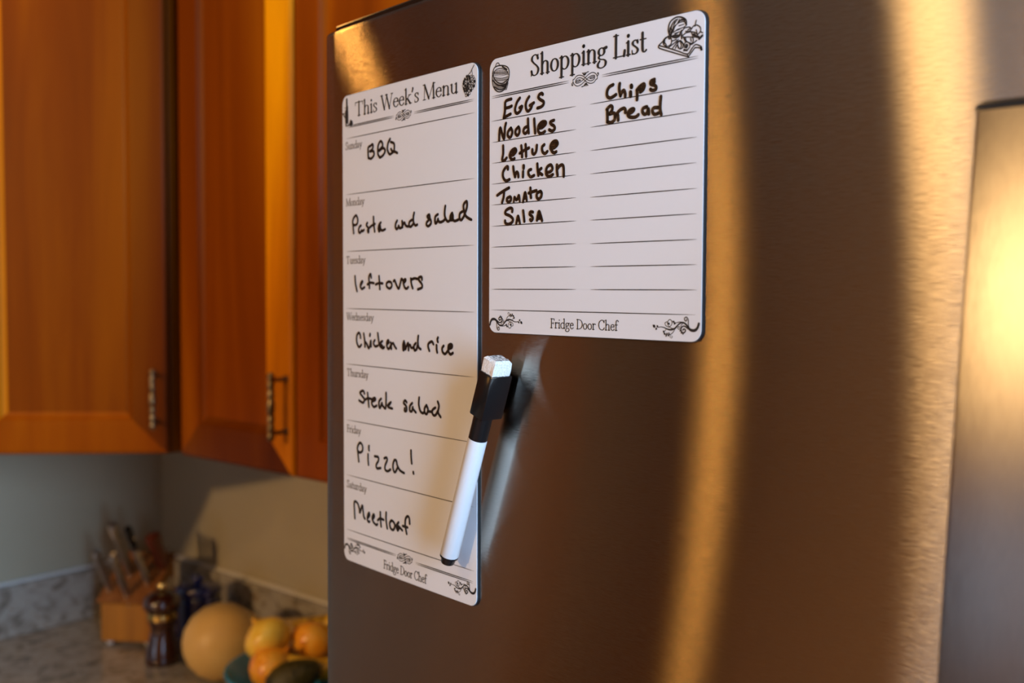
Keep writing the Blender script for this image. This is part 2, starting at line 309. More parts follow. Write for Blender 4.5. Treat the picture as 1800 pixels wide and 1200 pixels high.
# ------------------------------------------------------------------ refrigerator
DATA = (
'{"P":{"f":1.8095604320290306,"p":0.052907773550369006,"r":0.0074753618810828515,"x0":-0.13423912628130313,"y0":0.751980177856749,"th0":-0.878841538082'
'9654,"k":0.22547597333570993,"s1":0.09732774863629029,"w1":0.15216508182484034,"z1":1.5686392682293493,"t1":0.005629404038083868,"s2":0.26127978879215'
'28,"w2":0.15462104215817718,"z2":1.6533908759067637,"h2":0.15990661584104812,"t2":0.005111688650826522,"zt":1.7819643126884117,"thw":-0.70044102341662'
'01},"H":{"EGGS":[2,[[1.9,[-58.11,54.81,-61.37,54.59,-63.17,53.75,-63.49,51.18,-63.64,48.15,-64.61,44.78]],[1.9,[-62.99,50.24,-60.04,50.3,-57.76,50.77]'
'],[1.9,[-64.28,44.96,-61.32,45.69,-58.71,46.35]],[1.9,[-50.88,54.38,-53.26,52.23,-54.84,48.78,-54.19,46.54,-52.58,46.02,-50.35,47.14,-48.94,49.53,-51.'
'0,48.93]],[1.9,[-43.16,54.08,-45.02,52.21,-45.95,49.78,-45.3,47.14,-43.73,46.1,-41.56,47.52,-40.64,49.31]],[1.9,[-39.26,50.18,-42.5,49.12]],[1.9,[-32.'
'11,53.85,-33.03,54.6,-34.85,54.12,-35.6,52.65,-33.91,51.16,-31.48,49.8,-31.62,48.14,-33.58,47.14,-36.32,46.86]]]],"Noodles":[2,[[1.9,[-68.54,32.42,-68'
'.39,36.14,-67.57,39.55,-65.88,35.43,-64.21,32.62,-63.83,35.64,-63.42,39.3,-62.61,41.5]],[1.9,[-58.34,38.29,-60.61,36.59,-61.09,34.47,-59.45,32.99,-57.'
'83,33.9,-57.19,36.21,-58.34,38.29]],[1.9,[-51.89,38.21,-54.12,36.74,-54.43,34.83,-52.82,33.47,-51.23,34.69,-51.08,36.83,-51.89,38.21]],[1.9,[-44.61,37'
'.59,-46.8,36.99,-47.74,35.17,-46.15,33.82,-43.96,35.18]],[1.9,[-44.01,41.78,-43.83,37.71,-43.33,33.83]],[1.9,[-38.88,41.17,-38.55,37.11,-38.05,33.15]]'
',[1.9,[-35.62,35.73,-32.58,35.59,-29.72,37.15,-29.88,38.53,-32.6,38.74,-35.17,37.15,-35.77,34.69,-34.68,32.89,-32.55,32.44,-30.29,33.24]],[2.47,[-34.1'
',36.61,-31.08,37.73]],[1.9,[-23.18,38.57,-25.99,37.97,-25.38,36.65,-23.3,35.59,-22.55,33.84,-24.46,32.81,-26.85,33.8]]]],"Lettuce":[2,[[1.9,[-65.02,28'
'.84,-64.99,24.28,-65.8,20.78,-63.85,20.24,-62.0,21.55]],[1.9,[-58.69,22.46,-55.77,22.92,-53.79,24.68,-54.7,26.1,-57.61,25.29,-59.25,23.0,-58.5,20.98,-'
'56.48,20.06,-55.21,20.56]],[2.28,[-56.51,23.96,-55.06,24.92]],[1.9,[-49.49,27.28,-48.93,23.72,-48.73,20.93]],[1.9,[-45.93,27.64,-45.55,24.12,-45.35,20'
'.86]],[1.9,[-50.71,23.17,-46.8,24.48,-43.09,25.44]],[1.9,[-40.29,24.21,-40.1,22.16,-38.7,21.55,-37.15,23.07,-36.66,26.23]],[1.9,[-30.67,25.98,-32.46,2'
'4.75,-32.0,22.22,-30.12,20.98,-28.27,21.98]],[1.9,[-25.76,23.38,-22.76,23.55,-20.29,25.17,-21.13,27.0,-23.78,26.81,-25.7,24.78,-24.91,22.13,-23.07,20.'
'78,-21.25,21.19]],[2.47,[-23.77,25.05,-21.78,26.02]]]],"Chicken":[2,[[1.9,[-60.78,14.93,-60.94,16.42,-62.72,16.08,-64.94,13.68,-64.92,10.72,-62.67,8.4'
'5,-59.35,8.93]],[1.9,[-56.2,16.01,-55.71,13.17,-54.6,10.03]],[1.9,[-54.61,10.64,-53.35,12.73,-52.08,11.78,-51.78,9.81]],[1.9,[-47.85,12.52,-47.94,9.51'
']],[2.18,[-47.45,15.75,-47.44,14.42]],[1.9,[-41.25,13.18,-43.18,12.62,-43.34,10.71,-41.4,9.0,-38.79,9.63]],[1.9,[-36.23,15.85,-35.86,12.49,-35.32,9.35'
']],[1.9,[-32.95,13.08,-35.17,11.48,-32.24,9.46]],[1.9,[-29.02,10.74,-26.32,10.52,-24.16,11.99,-25.35,14.31,-28.03,13.6,-29.19,11.46,-28.84,9.31,-26.8,'
'8.09,-23.8,8.91]],[1.9,[-20.69,13.91,-20.59,10.76,-20.14,8.27]],[1.9,[-20.34,11.67,-18.38,13.25,-16.41,13.54,-15.52,11.73,-15.38,7.31]]]],"Tomato":[2,'
'[[1.9,[-70.05,0.49,-64.88,2.56,-59.77,4.18]],[1.9,[-64.04,1.85,-64.46,-0.98,-65.77,-3.97]],[1.9,[-58.92,-1.01,-61.38,-1.83,-61.37,-3.36,-59.89,-4.0,-5'
'8.26,-3.12,-58.1,-1.6,-58.92,-1.01]],[1.52,[-55.65,-4.26,-55.02,-1.26,-53.39,-3.42,-51.48,-0.51,-50.67,-2.51,-50.56,-4.46]],[1.71,[-54.36,-2.49,-52.11'
',-2.85]],[1.71,[-47.79,-4.74,-47.02,-1.66,-46.08,0.64,-45.12,-1.79,-44.73,-4.06]],[2.09,[-46.69,-2.54,-45.59,-2.4]],[1.9,[-41.71,2.8,-41.62,0.12,-41.2'
',-2.68]],[1.9,[-43.09,0.01,-40.44,0.47,-36.89,1.04]],[1.9,[-33.52,0.42,-36.11,-0.46,-36.56,-2.55,-35.17,-3.8,-33.04,-2.78,-32.6,-0.69,-33.52,0.42]]]],'
'"Salsa":[2,[[1.9,[-56.91,-9.74,-56.92,-8.1,-59.05,-7.55,-62.33,-8.79,-62.75,-10.63,-59.19,-11.91,-56.4,-13.9,-57.2,-15.94,-60.47,-16.77,-62.72,-16.01,'
'-63.12,-14.68]],[1.71,[-53.47,-16.76,-52.68,-13.87,-51.89,-12.39,-51.07,-14.38,-50.35,-16.9]],[2.09,[-52.61,-14.74,-51.23,-14.59]],[1.9,[-47.66,-9.7,-'
'47.1,-12.85,-46.6,-15.78]],[1.9,[-39.59,-10.88,-41.61,-10.67,-42.22,-12.02,-40.35,-13.19,-39.71,-14.61,-40.95,-15.72,-41.74,-14.94]],[1.9,[-36.24,-15.'
'63,-35.56,-13.01,-34.59,-10.72,-33.26,-13.12,-32.17,-16.03]],[2.28,[-35.25,-13.45,-33.57,-13.32]],[1.9,[-35.54,-14.7,-33.25,-14.6]]]],"Chips":[2,[[1.9'
',[19.92,51.79,17.32,50.98,15.82,48.94,16.06,46.35,17.91,45.22,20.0,45.63,21.93,46.45]],[1.9,[24.45,51.73,24.15,48.96,25.04,45.35]],[1.9,[25.04,45.74,2'
'6.3,47.5,27.39,47.84,28.18,46.09,28.2,44.64]],[2.18,[31.77,46.37,31.84,44.35]],[2.38,[32.23,49.53,32.39,48.88]],[1.9,[35.97,46.76,36.17,44.25,36.08,41'
'.97]],[1.9,[35.89,46.77,37.49,48.17,40.18,49.31,40.88,48.36,39.98,46.4,38.26,45.59]],[2.47,[37.75,47.18,39.34,47.91]],[1.9,[47.21,50.58,45.05,50.04,44'
'.95,48.55,47.25,47.66,48.34,46.57,47.88,45.41,45.84,45.32,44.74,46.03]],[2.28,[46.03,49.15,46.99,49.39]]]],"Bread":[2,[[1.9,[16.21,32.97,16.17,36.32,1'
'6.06,39.28]],[1.9,[15.74,39.52,17.96,41.11,19.4,40.53,19.29,38.69,17.74,37.31]],[1.9,[17.74,36.92,20.61,37.16,21.41,35.69,20.92,33.41,18.58,32.5,16.47'
',33.04]],[1.9,[23.64,33.09,23.49,35.44,22.7,36.71]],[1.9,[22.7,36.51,24.74,38.11,27.3,38.76,28.33,37.96,28.35,36.51]],[1.9,[30.13,35.81,32.4,35.92,34.'
'14,37.14,33.38,37.81,31.38,37.29,30.01,35.82,30.91,34.08,33.69,33.36,35.69,33.51,37.05,34.3]],[1.9,[42.54,37.62,40.22,37.15,39.75,35.41,41.12,34.0,42.'
'82,34.65,43.4,36.76,43.81,33.87]],[1.9,[49.8,36.34,47.04,36.5,46.1,35.01,47.45,33.24,49.84,33.52]],[1.9,[51.4,41.57,51.02,37.78,51.06,34.97,51.76,32.7'
'3]]]],"BBQ":[1,[[1.85,[-41.8,118.81,-42.17,122.54,-41.91,125.98,-38.92,126.95,-36.54,127.66,-35.96,126.08,-37.15,124.13,-39.83,123.28]],[1.85,[-39.68,'
'123.1,-36.27,123.16,-34.8,121.81,-35.11,119.93,-38.37,118.16,-41.5,118.86]],[1.85,[-27.53,117.84,-29.69,120.04,-30.06,123.25,-29.46,126.36,-26.9,128.7'
'1,-24.75,127.45,-24.33,125.2,-26.35,123.82,-28.37,122.76]],[1.85,[-28.09,122.42,-24.05,123.83,-21.34,122.37,-22.06,120.24,-24.65,118.6,-27.53,117.84]]'
',[1.85,[-15.25,129.02,-17.51,126.68,-18.51,123.65,-17.95,121.09,-15.85,118.92,-13.33,119.38,-10.82,120.69,-10.26,123.27,-10.95,125.6,-14.42,126.82]],['
'1.85,[-14.16,122.19,-12.77,120.57,-10.0,120.06,-6.83,118.89]]]],"Pasta and salad":[1,[[1.85,[-61.14,68.37,-62.01,73.71,-62.23,77.69,-58.29,80.79,-55.9'
'1,78.16,-56.43,75.03,-59.33,73.98,-61.25,74.34]],[1.85,[-51.63,73.36,-53.86,72.28,-54.77,69.96,-53.29,68.32,-50.91,69.8]],[1.85,[-50.81,70.05,-49.83,6'
'9.36,-47.72,70.18]],[1.85,[-43.33,74.8,-44.64,73.43,-42.62,71.52,-41.67,69.66,-42.16,68.13,-43.21,69.73]],[1.85,[-35.66,78.55,-35.36,73.77,-34.15,68.4'
'4]],[1.85,[-41.67,70.96,-37.35,72.83,-33.8,73.65]],[1.85,[-26.56,74.25,-28.42,73.19,-29.74,70.69,-28.81,68.35,-27.14,69.81,-27.4,72.12]],[1.85,[-27.41'
',70.59,-25.2,68.84,-21.29,69.56]],[2.22,[-28.66,71.16,-28.44,69.61]],[1.85,[-7.15,74.57,-8.83,72.78,-9.15,70.29,-7.61,68.97,-5.41,70.62]],[1.85,[-5.4,'
'71.12,-4.1,69.44,-1.57,69.95]],[1.85,[-1.47,74.04,-1.05,69.93]],[1.85,[-1.04,70.92,1.12,72.92,2.84,70.74,5.41,70.14]],[1.85,[9.65,74.23,6.9,73.02,6.47'
',70.58,8.38,69.88,10.83,71.36]],[1.85,[12.1,78.63,11.21,75.99,11.42,72.56,13.43,70.51,15.51,70.9]],[1.85,[28.39,76.66,26.49,75.92,27.06,74.69,29.79,73'
'.36,30.19,70.94,27.38,69.35,25.44,70.32,25.84,71.87,28.18,73.43,28.99,75.07,28.59,76.41]],[1.85,[37.52,76.29,35.04,75.24,34.37,72.89,35.04,70.72,36.85'
',71.82,37.64,73.44]],[1.85,[37.4,72.98,39.28,71.35,42.39,71.67,44.33,72.64]],[1.85,[45.09,81.06,44.4,77.57,44.79,74.26,47.4,71.43,50.07,72.12]],[1.85,'
'[51.95,76.34,50.25,74.68,50.26,72.34,52.34,72.24,52.71,74.55,51.88,76.23]],[2.22,[51.28,73.93,51.66,72.51]],[1.85,[52.34,72.47,54.6,71.32,57.96,71.96]'
'],[1.85,[62.02,76.72,59.62,75.58,59.26,72.83,60.92,71.59,63.13,73.32]],[1.85,[63.49,73.76,66.22,78.66,66.39,82.2,65.3,82.5,63.18,80.68,63.48,77.21,65.'
'32,73.9,67.87,72.39,70.58,71.35]]]],"leftovers":[1,[[1.85,[-59.68,38.46,-58.98,32.93,-57.04,27.86]],[1.85,[-51.69,32.32,-49.57,34.83,-51.57,33.95,-52.'
'7,31.43,-50.6,29.5,-47.28,30.63]],[1.85,[-38.71,37.26,-39.5,39.75,-41.68,37.57,-41.16,33.47,-41.01,30.1]],[1.85,[-43.55,32.59,-40.18,33.76,-35.46,33.5'
']],[1.85,[-28.98,38.19,-28.48,33.71,-27.97,29.37]],[1.85,[-33.12,32.57,-29.0,33.37,-24.57,33.21]],[1.85,[-16.6,34.46,-19.56,33.53,-19.57,31.1,-16.1,29'
'.81,-13.67,31.38,-14.16,33.65,-16.6,34.46]],[1.85,[-11.54,34.64,-10.03,35.2,-8.54,32.78,-5.57,29.68,-3.59,33.33,-2.11,36.27,0.82,33.88,2.67,35.4,1.41,'
'35.78,-0.06,33.88,1.3,30.66,3.48,29.68,5.41,30.74]],[1.85,[8.3,36.29,9.01,32.73,10.43,29.96]],[1.85,[9.01,35.51,12.33,36.37,15.63,35.96]],[1.85,[20.61'
',35.44,20.19,37.22,17.13,36.78,17.59,34.91,20.19,32.98,20.6,30.51,16.09,29.27]]]],"Chicken and rice":[1,[[1.85,[-52.67,-4.61,-53.17,-2.42,-54.82,-1.04'
',-57.37,-3.03,-57.84,-6.78,-56.19,-10.09,-54.01,-11.04,-51.61,-9.32]],[1.85,[-48.54,-1.45,-47.49,-5.45,-46.88,-10.5]],[1.85,[-46.56,-7.15,-44.52,-8.56'
',-42.2,-11.45,-40.63,-9.54,-39.43,-5.95,-39.12,-10.05]],[2.04,[-40.38,-1.52,-40.59,-2.67]],[1.85,[-34.42,-5.52,-36.01,-7.52,-34.02,-9.72,-30.72,-9.12]'
'],[1.85,[-30.68,-0.63,-29.88,-4.33,-28.67,-8.58,-24.6,-10.66,-22.78,-9.68]],[1.85,[-25.07,-5.84,-27.84,-7.42,-25.0,-9.1]],[1.85,[-19.76,-7.76,-17.37,-'
'6.43,-17.96,-4.89,-19.68,-6.64,-19.29,-9.53,-17.38,-10.79,-15.39,-8.92]],[1.85,[-14.99,-6.34,-14.21,-10.53]],[1.85,[-14.6,-7.99,-12.23,-6.67,-10.28,-8'
'.7,-8.53,-10.06]],[1.85,[0.6,-4.84,-0.67,-7.41,-0.29,-10.9,1.46,-9.07,1.16,-6.02]],[2.04,[0.48,-7.36,1.72,-9.93]],[1.85,[2.29,-9.91,5.31,-5.74,5.68,-1'
'0.52]],[1.85,[5.68,-7.58,7.56,-7.06,8.67,-8.75,11.64,-8.62]],[1.85,[13.85,-5.61,11.71,-7.54,12.37,-10.32,14.51,-9.57,15.61,-7.16]],[1.85,[16.6,-0.77,1'
'6.05,-4.13,16.85,-7.96,19.13,-9.26]],[1.85,[28.55,-9.9,27.27,-7.51,27.63,-5.37,31.08,-3.86,32.77,-5.48]],[1.85,[36.14,-5.97,36.21,-8.6,36.77,-10.57]],'
'[1.85,[37.63,-1.09,36.9,-2.27,37.46,-3.82]],[1.85,[43.52,-6.08,41.89,-7.72,42.51,-10.09,44.89,-11.13,47.59,-9.13]],[1.85,[48.26,-7.85,51.6,-6.88,51.93'
',-5.21,50.26,-4.77,48.32,-5.99,48.33,-9.1,50.27,-11.08,52.77,-10.13]],[2.22,[49.93,-6.75,50.77,-5.99]]]],"Steak salad":[1,[[1.85,[-47.84,-43.24,-49.31'
',-41.35,-53.62,-43.03,-50.56,-45.28,-47.99,-47.26,-49.57,-49.77,-54.89,-48.57]],[1.85,[-43.8,-42.38,-42.82,-47.2,-42.18,-52.04]],[1.85,[-47.86,-47.91,'
'-43.82,-46.26,-39.16,-46.24]],[1.85,[-37.85,-47.87,-33.9,-46.53,-34.55,-45.15,-37.71,-46.41,-38.38,-49.36,-35.89,-51.48,-32.29,-50.27]],[1.85,[-26.65,'
'-45.07,-29.23,-47.14,-29.38,-50.37,-28.09,-51.51,-25.64,-47.91]],[1.85,[-26.15,-48.31,-24.24,-50.28]],[1.85,[-20.72,-40.59,-20.74,-46.08,-21.39,-51.17'
',-23.61,-50.51]],[1.85,[-14.91,-46.47,-18.42,-48.71,-17.79,-50.07,-13.24,-50.65]],[2.04,[-16.97,-48.23,-15.91,-47.44]],[1.85,[3.46,-44.92,1.68,-43.93,'
'-0.0,-45.73,2.86,-47.56,3.45,-50.27,1.18,-51.0,1.19,-49.09]],[1.85,[9.82,-44.97,7.12,-47.19,7.12,-50.29,9.35,-50.26,10.4,-47.59]],[1.85,[9.94,-48.32,1'
'3.71,-50.71]],[1.85,[17.47,-40.69,17.01,-44.98,18.61,-49.25,21.45,-50.52,23.15,-49.52]],[1.85,[25.41,-45.0,23.27,-47.48,23.83,-50.3,25.97,-50.44,26.98'
',-47.49,25.41,-45.0]],[1.85,[27.09,-48.82,30.98,-48.8]],[1.85,[34.84,-45.79,31.65,-47.74,32.2,-50.37,34.84,-50.62,37.57,-47.54]],[1.85,[37.3,-41.76,38'
'.55,-44.47,37.68,-48.53,40.29,-51.21]]]],"Pizza!":[1,[[1.85,[-55.48,-91.84,-56.46,-86.67,-57.17,-81.91,-53.87,-78.35,-50.63,-79.93,-50.65,-83.55,-53.9'
'1,-85.3,-55.72,-84.76]],[1.85,[-43.36,-85.11,-43.38,-88.93,-42.85,-92.45]],[1.85,[-42.12,-79.18,-42.41,-80.76,-42.09,-82.36]],[1.85,[-34.95,-85.55,-30'
'.52,-85.59,-30.43,-88.17,-33.0,-91.15,-32.05,-93.54,-27.54,-92.64]],[1.85,[-23.21,-85.49,-20.45,-84.61,-19.53,-86.19,-22.03,-90.3,-21.94,-93.06,-18.94'
',-93.73,-15.59,-92.06]],[1.85,[-7.73,-87.84,-8.72,-85.15,-11.14,-85.46,-12.67,-89.07,-11.67,-92.55,-9.75,-93.01,-7.23,-89.79]],[1.85,[-7.13,-88.63,-4.'
'24,-91.25,0.45,-92.33]],[1.85,[8.27,-76.31,8.5,-80.93,9.12,-84.8]],[1.85,[10.88,-90.2,11.12,-91.24]]]],"Meatloaf":[1,[[1.85,[-60.98,-133.16,-61.46,-12'
'8.07,-61.57,-121.43,-57.6,-121.61,-55.11,-125.12,-54.37,-128.1,-51.18,-122.19,-50.11,-125.64,-49.14,-129.77,-47.67,-131.13]],[1.85,[-44.12,-129.99,-41'
'.77,-127.72,-42.34,-126.0,-44.11,-128.38,-44.37,-131.37,-42.77,-132.56,-41.64,-131.96]],[1.85,[-37.81,-129.7,-35.58,-127.46,-36.54,-126.09,-38.28,-128'
'.72,-36.95,-131.41,-33.22,-133.0,-31.79,-132.09]],[1.85,[-28.11,-123.17,-27.9,-127.73,-27.07,-132.97]],[1.85,[-31.35,-129.38,-28.37,-127.6,-24.06,-127'
'.86]],[1.85,[-20.89,-122.23,-21.04,-127.34,-19.63,-132.95]],[1.85,[-14.49,-126.52,-16.68,-128.92,-15.42,-132.2,-12.24,-132.59,-10.52,-129.65,-11.77,-1'
'27.34,-14.49,-126.52]],[1.85,[-6.03,-126.42,-8.54,-129.04,-7.3,-132.16,-5.15,-129.73]],[2.22,[-7.29,-130.11,-6.31,-130.45]],[1.85,[-6.39,-128.92,-1.75'
',-131.04]],[1.85,[6.67,-125.23,6.33,-121.88,4.61,-120.52,2.08,-122.6,1.64,-127.25,3.28,-132.55]],[1.85,[-1.3,-128.07,4.37,-128.04]]]]},"A":[[2,"corner'
'_flourish",[[[1.3,1.3,1.5,1.5,1.3,1.1,0.9,0.8,0.7,0.8,0.9,0.9,0.7,0.5,0.4,0.35],[75.99,-70.92,75.35,-72.78,74.02,-74.12,72.22,-74.36,70.62,-73.85,69.4'
'7,-72.58,67.84,-71.13,66.23,-70.61,64.39,-71.22,62.78,-72.58,61.4,-73.75,59.07,-74.38,56.7,-74.07,54.79,-73.37,52.87,-73.14,51.19,-73.38]],[0.7,[70.85'
',-74.03,69.48,-73.51,68.09,-72.62,66.49,-72.47,65.35,-73.63,65.84,-75.3,67.22,-75.63,68.12,-74.48,67.19,-73.76,66.51,-74.35]],[0.5,[71.54,-74.19,70.15'
',-72.75,69.78,-70.89,69.64,-69.04,68.48,-67.85,67.46,-68.53,67.82,-69.73,68.74,-69.62,68.72,-68.87]],[0.4,[66.69,-70.6,65.07,-70.36,63.45,-70.59,61.83'
',-71.0]],[0.35,[61.4,-73.65,59.53,-73.61,57.62,-72.53,57.01,-70.84,58.29,-69.3,59.71,-70.21,59.5,-71.91,57.87,-73.09,55.96,-72.39,55.47,-71.07,56.65,-'
'70.47]],[0.35,[61.64,-73.74,60.95,-75.08,59.8,-76.25,58.86,-76.75]],[0.25,[58.86,-76.75,58.65,-77.99,59.6,-78.52,60.17,-77.75,59.46,-77.39]],[0.35,[66'
'.46,-70.98,65.33,-72.13,65.12,-73.45,63.97,-74.05,63.37,-73.12,64.18,-72.63,64.42,-73.28]],[0.3,[55.99,-74.19,55.53,-75.06,54.7,-75.46]],[0.3,[58.86,-'
'76.75,56.98,-76.91,55.07,-76.4]],[[0.15,1.4,1.4,0.15],[47.74,-72.16,48.29,-72.66,48.76,-73.09,49.32,-73.59]],[[0.15,1.0,1.0,0.15],[50.44,-72.29,50.59,'
'-72.73,50.72,-73.1,50.88,-73.53]],[[0.15,1.0,1.0,0.15],[49.55,-74.75,49.83,-74.35,50.07,-74.0,50.35,-73.6]],[[0.15,1.0,1.0,0.15],[57.32,-70.91,57.69,-'
'71.24,58.0,-71.53,58.37,-71.87]],[[0.15,1.0,1.0,0.15],[60.93,-71.67,61.32,-71.34,61.65,-71.06,62.04,-70.73]],[[0.15,1.0,1.0,0.15],[60.11,-70.02,60.57,'
'-70.26,60.97,-70.48,61.42,-70.72]],[[0.15,1.0,1.0,0.15],[54.29,-74.92,54.57,-75.3,54.82,-75.63,55.11,-76.01]],[[0.15,1.0,1.0,0.15],[54.68,-76.11,55.09'
',-76.42,55.44,-76.68,55.84,-76.99]],[[0.15,0.8,0.8,0.15],[56.49,-75.97,56.69,-76.3,56.87,-76.58,57.07,-76.91]],[[0.15,0.8,0.8,0.15],[55.95,-77.94,56.1'
'8,-77.61,56.37,-77.32,56.6,-76.99]],[[0.15,0.8,0.8,0.15],[57.37,-77.77,57.6,-77.45,57.79,-77.16,58.02,-76.83]],[[0.15,0.8,0.8,0.15],[57.7,-75.8,57.9,-'
'76.13,58.07,-76.41,58.27,-76.74]],[[0.15,0.8,0.8,0.15],[64.48,-74.98,64.78,-74.77,65.03,-74.58,65.32,-74.37]],[[0.15,0.8,0.8,0.15],[65.3,-76.06,65.52,'
'-75.8,65.7,-75.57,65.92,-75.31]],[[0.15,0.8,0.8,0.15],[66.39,-75.8,66.53,-76.09,66.65,-76.34,66.78,-76.63]]]],[2,"corner_flourish",[[[1.3,1.3,1.5,1.5,'
'1.3,1.1,0.9,0.8,0.7,0.8,0.9,0.9,0.7,0.5,0.4,0.35],[-76.39,-75.5,-75.75,-73.64,-74.42,-72.3,-72.62,-72.06,-71.02,-72.57,-69.87,-73.84,-68.24,-75.29,-66'
'.63,-75.81,-64.79,-75.2,-63.18,-73.84,-61.8,-72.67,-59.47,-72.04,-57.1,-72.35,-55.19,-73.05,-53.27,-73.28,-51.59,-73.04]],[0.7,[-71.25,-72.39,-69.88,-'
'72.91,-68.49,-73.8,-66.89,-73.95,-65.75,-72.79,-66.24,-71.12,-67.62,-70.79,-68.52,-71.94,-67.59,-72.66,-66.91,-72.07]],[0.5,[-71.94,-72.23,-70.55,-73.'
'67,-70.18,-75.53,-70.04,-77.38,-68.88,-78.57,-67.86,-77.89,-68.22,-76.69,-69.14,-76.8,-69.12,-77.55]],[0.4,[-67.09,-75.82,-65.47,-76.06,-63.85,-75.83,'
'-62.23,-75.42]],[0.35,[-61.8,-72.77,-59.93,-72.81,-58.02,-73.89,-57.41,-75.58,-58.69,-77.12,-60.11,-76.21,-59.9,-74.51,-58.27,-73.33,-56.36,-74.03,-55'
'.87,-75.35,-57.05,-75.95]],[0.35,[-62.04,-72.68,-61.35,-71.34,-60.2,-70.17,-59.26,-69.67]],[0.25,[-59.26,-69.67,-59.05,-68.43,-60.0,-67.9,-60.57,-68.6'
'7,-59.86,-69.03]],[0.35,[-66.86,-75.44,-65.73,-74.29,-65.52,-72.97,-64.37,-72.37,-63.77,-73.3,-64.58,-73.79,-64.82,-73.14]],[0.3,[-56.39,-72.23,-55.93'
',-71.36,-55.1,-70.96]],[0.3,[-59.26,-69.67,-57.38,-69.51,-55.47,-70.02]],[[0.15,1.4,1.4,0.15],[-48.14,-74.26,-48.69,-73.76,-49.16,-73.33,-49.72,-72.83'
']],[[0.15,1.0,1.0,0.15],[-50.84,-74.13,-50.99,-73.69,-51.12,-73.32,-51.28,-72.89]],[[0.15,1.0,1.0,0.15],[-49.95,-71.67,-50.23,-72.07,-50.47,-72.42,-50'
'.75,-72.82]],[[0.15,1.0,1.0,0.15],[-57.72,-75.51,-58.09,-75.18,-58.4,-74.89,-58.77,-74.55]],[[0.15,1.0,1.0,0.15],[-61.33,-74.75,-61.72,-75.08,-62.05,-'
'75.36,-62.44,-75.69]],[[0.15,1.0,1.0,0.15],[-60.51,-76.4,-60.97,-76.16,-61.37,-75.94,-61.82,-75.7]],[[0.15,1.0,1.0,0.15],[-54.69,-71.5,-54.97,-71.12,-'
'55.22,-70.79,-55.51,-70.41]],[[0.15,1.0,1.0,0.15],[-55.08,-70.31,-55.49,-70.0,-55.84,-69.74,-56.24,-69.43]],[[0.15,0.8,0.8,0.15],[-56.89,-70.45,-57.09'
',-70.12,-57.27,-69.84,-57.47,-69.51]],[[0.15,0.8,0.8,0.15],[-56.35,-68.48,-56.58,-68.81,-56.77,-69.1,-57.0,-69.43]],[[0.15,0.8,0.8,0.15],[-57.77,-68.6'
'5,-58.0,-68.97,-58.19,-69.26,-58.42,-69.59]],[[0.15,0.8,0.8,0.15],[-58.1,-70.62,-58.3,-70.29,-58.47,-70.01,-58.67,-69.68]],[[0.15,0.8,0.8,0.15],[-64.8'
'8,-71.44,-65.18,-71.65,-65.43,-71.84,-65.72,-72.05]],[[0.15,0.8,0.8,0.15],[-65.7,-70.36,-65.92,-70.62,-66.1,-70.85,-66.32,-71.11]],[[0.15,0.8,0.8,0.15'
'],[-66.79,-70.62,-66.93,-70.33,-67.05,-70.08,-67.18,-69.79]]]],[1,"corner_flourish",[[[1.3,1.3,1.5,1.5,1.3,1.1,0.9,0.8,0.7,0.8,0.9,0.9,0.7,0.5,0.4,0.3'
'5],[75.3,-153.57,74.68,-155.38,73.39,-156.68,71.65,-156.91,70.09,-156.42,68.98,-155.18,67.4,-153.78,65.84,-153.27,64.05,-153.86,62.49,-155.18,61.15,-1'
'56.32,58.89,-156.93,56.59,-156.63,54.74,-155.95,52.88,-155.73,51.25,-155.96]],[0.7,[70.32,-156.59,68.99,-156.09,67.64,-155.22,66.09,-155.08,64.98,-156'
'.2,65.46,-157.82,66.8,-158.14,67.67,-157.03,66.77,-156.33,66.11,-156.9]],[0.5,[70.99,-156.75,69.64,-155.35,69.28,-153.54,69.14,-151.75,68.02,-150.6,67'
'.03,-151.26,67.38,-152.42,68.27,-152.31,68.25,-151.59]],[0.4,[66.28,-153.26,64.71,-153.03,63.14,-153.25,61.57,-153.65]],[0.35,[61.15,-156.22,59.34,-15'
'6.18,57.48,-155.14,56.89,-153.5,58.13,-152.0,59.51,-152.88,59.31,-154.53,57.73,-155.68,55.87,-155.0,55.4,-153.72,56.54,-153.14]],[0.35,[61.38,-156.31,'
'60.71,-157.61,59.6,-158.74,58.69,-159.23]],[0.25,[58.69,-159.23,58.48,-160.43,59.4,-160.95,59.96,-160.2,59.27,-159.85]],[0.35,[66.06,-153.63,64.96,-15'
'4.75,64.76,-156.03,63.64,-156.61,63.06,-155.71,63.85,-155.23,64.08,-155.86]],[0.3,[55.9,-156.75,55.46,-157.59,54.65,-157.98]],[0.3,[58.69,-159.23,56.8'
'6,-159.38,55.01,-158.89]],[[0.15,1.4,1.4,0.15],[47.9,-154.78,48.43,-155.26,48.89,-155.68,49.43,-156.16]],[[0.15,1.0,1.0,0.15],[50.52,-154.9,50.66,-155'
'.33,50.79,-155.69,50.95,-156.11]],[[0.15,1.0,1.0,0.15],[49.66,-157.29,49.93,-156.9,50.16,-156.56,50.43,-156.17]],[[0.15,1.0,1.0,0.15],[57.19,-153.56,5'
'7.55,-153.88,57.85,-154.17,58.21,-154.5]],[[0.15,1.0,1.0,0.15],[60.69,-154.3,61.07,-153.98,61.39,-153.71,61.77,-153.39]],[[0.15,1.0,1.0,0.15],[59.9,-1'
'52.7,60.35,-152.93,60.73,-153.15,61.17,-153.38]],[[0.15,1.0,1.0,0.15],[54.25,-157.45,54.53,-157.82,54.77,-158.14,55.05,-158.51]],[[0.15,1.0,1.0,0.15],'
'[54.63,-158.61,55.03,-158.91,55.37,-159.16,55.76,-159.46]],[[0.15,0.8,0.8,0.15],[56.39,-158.47,56.58,-158.79,56.76,-159.06,56.95,-159.38]],[[0.15,0.8,'
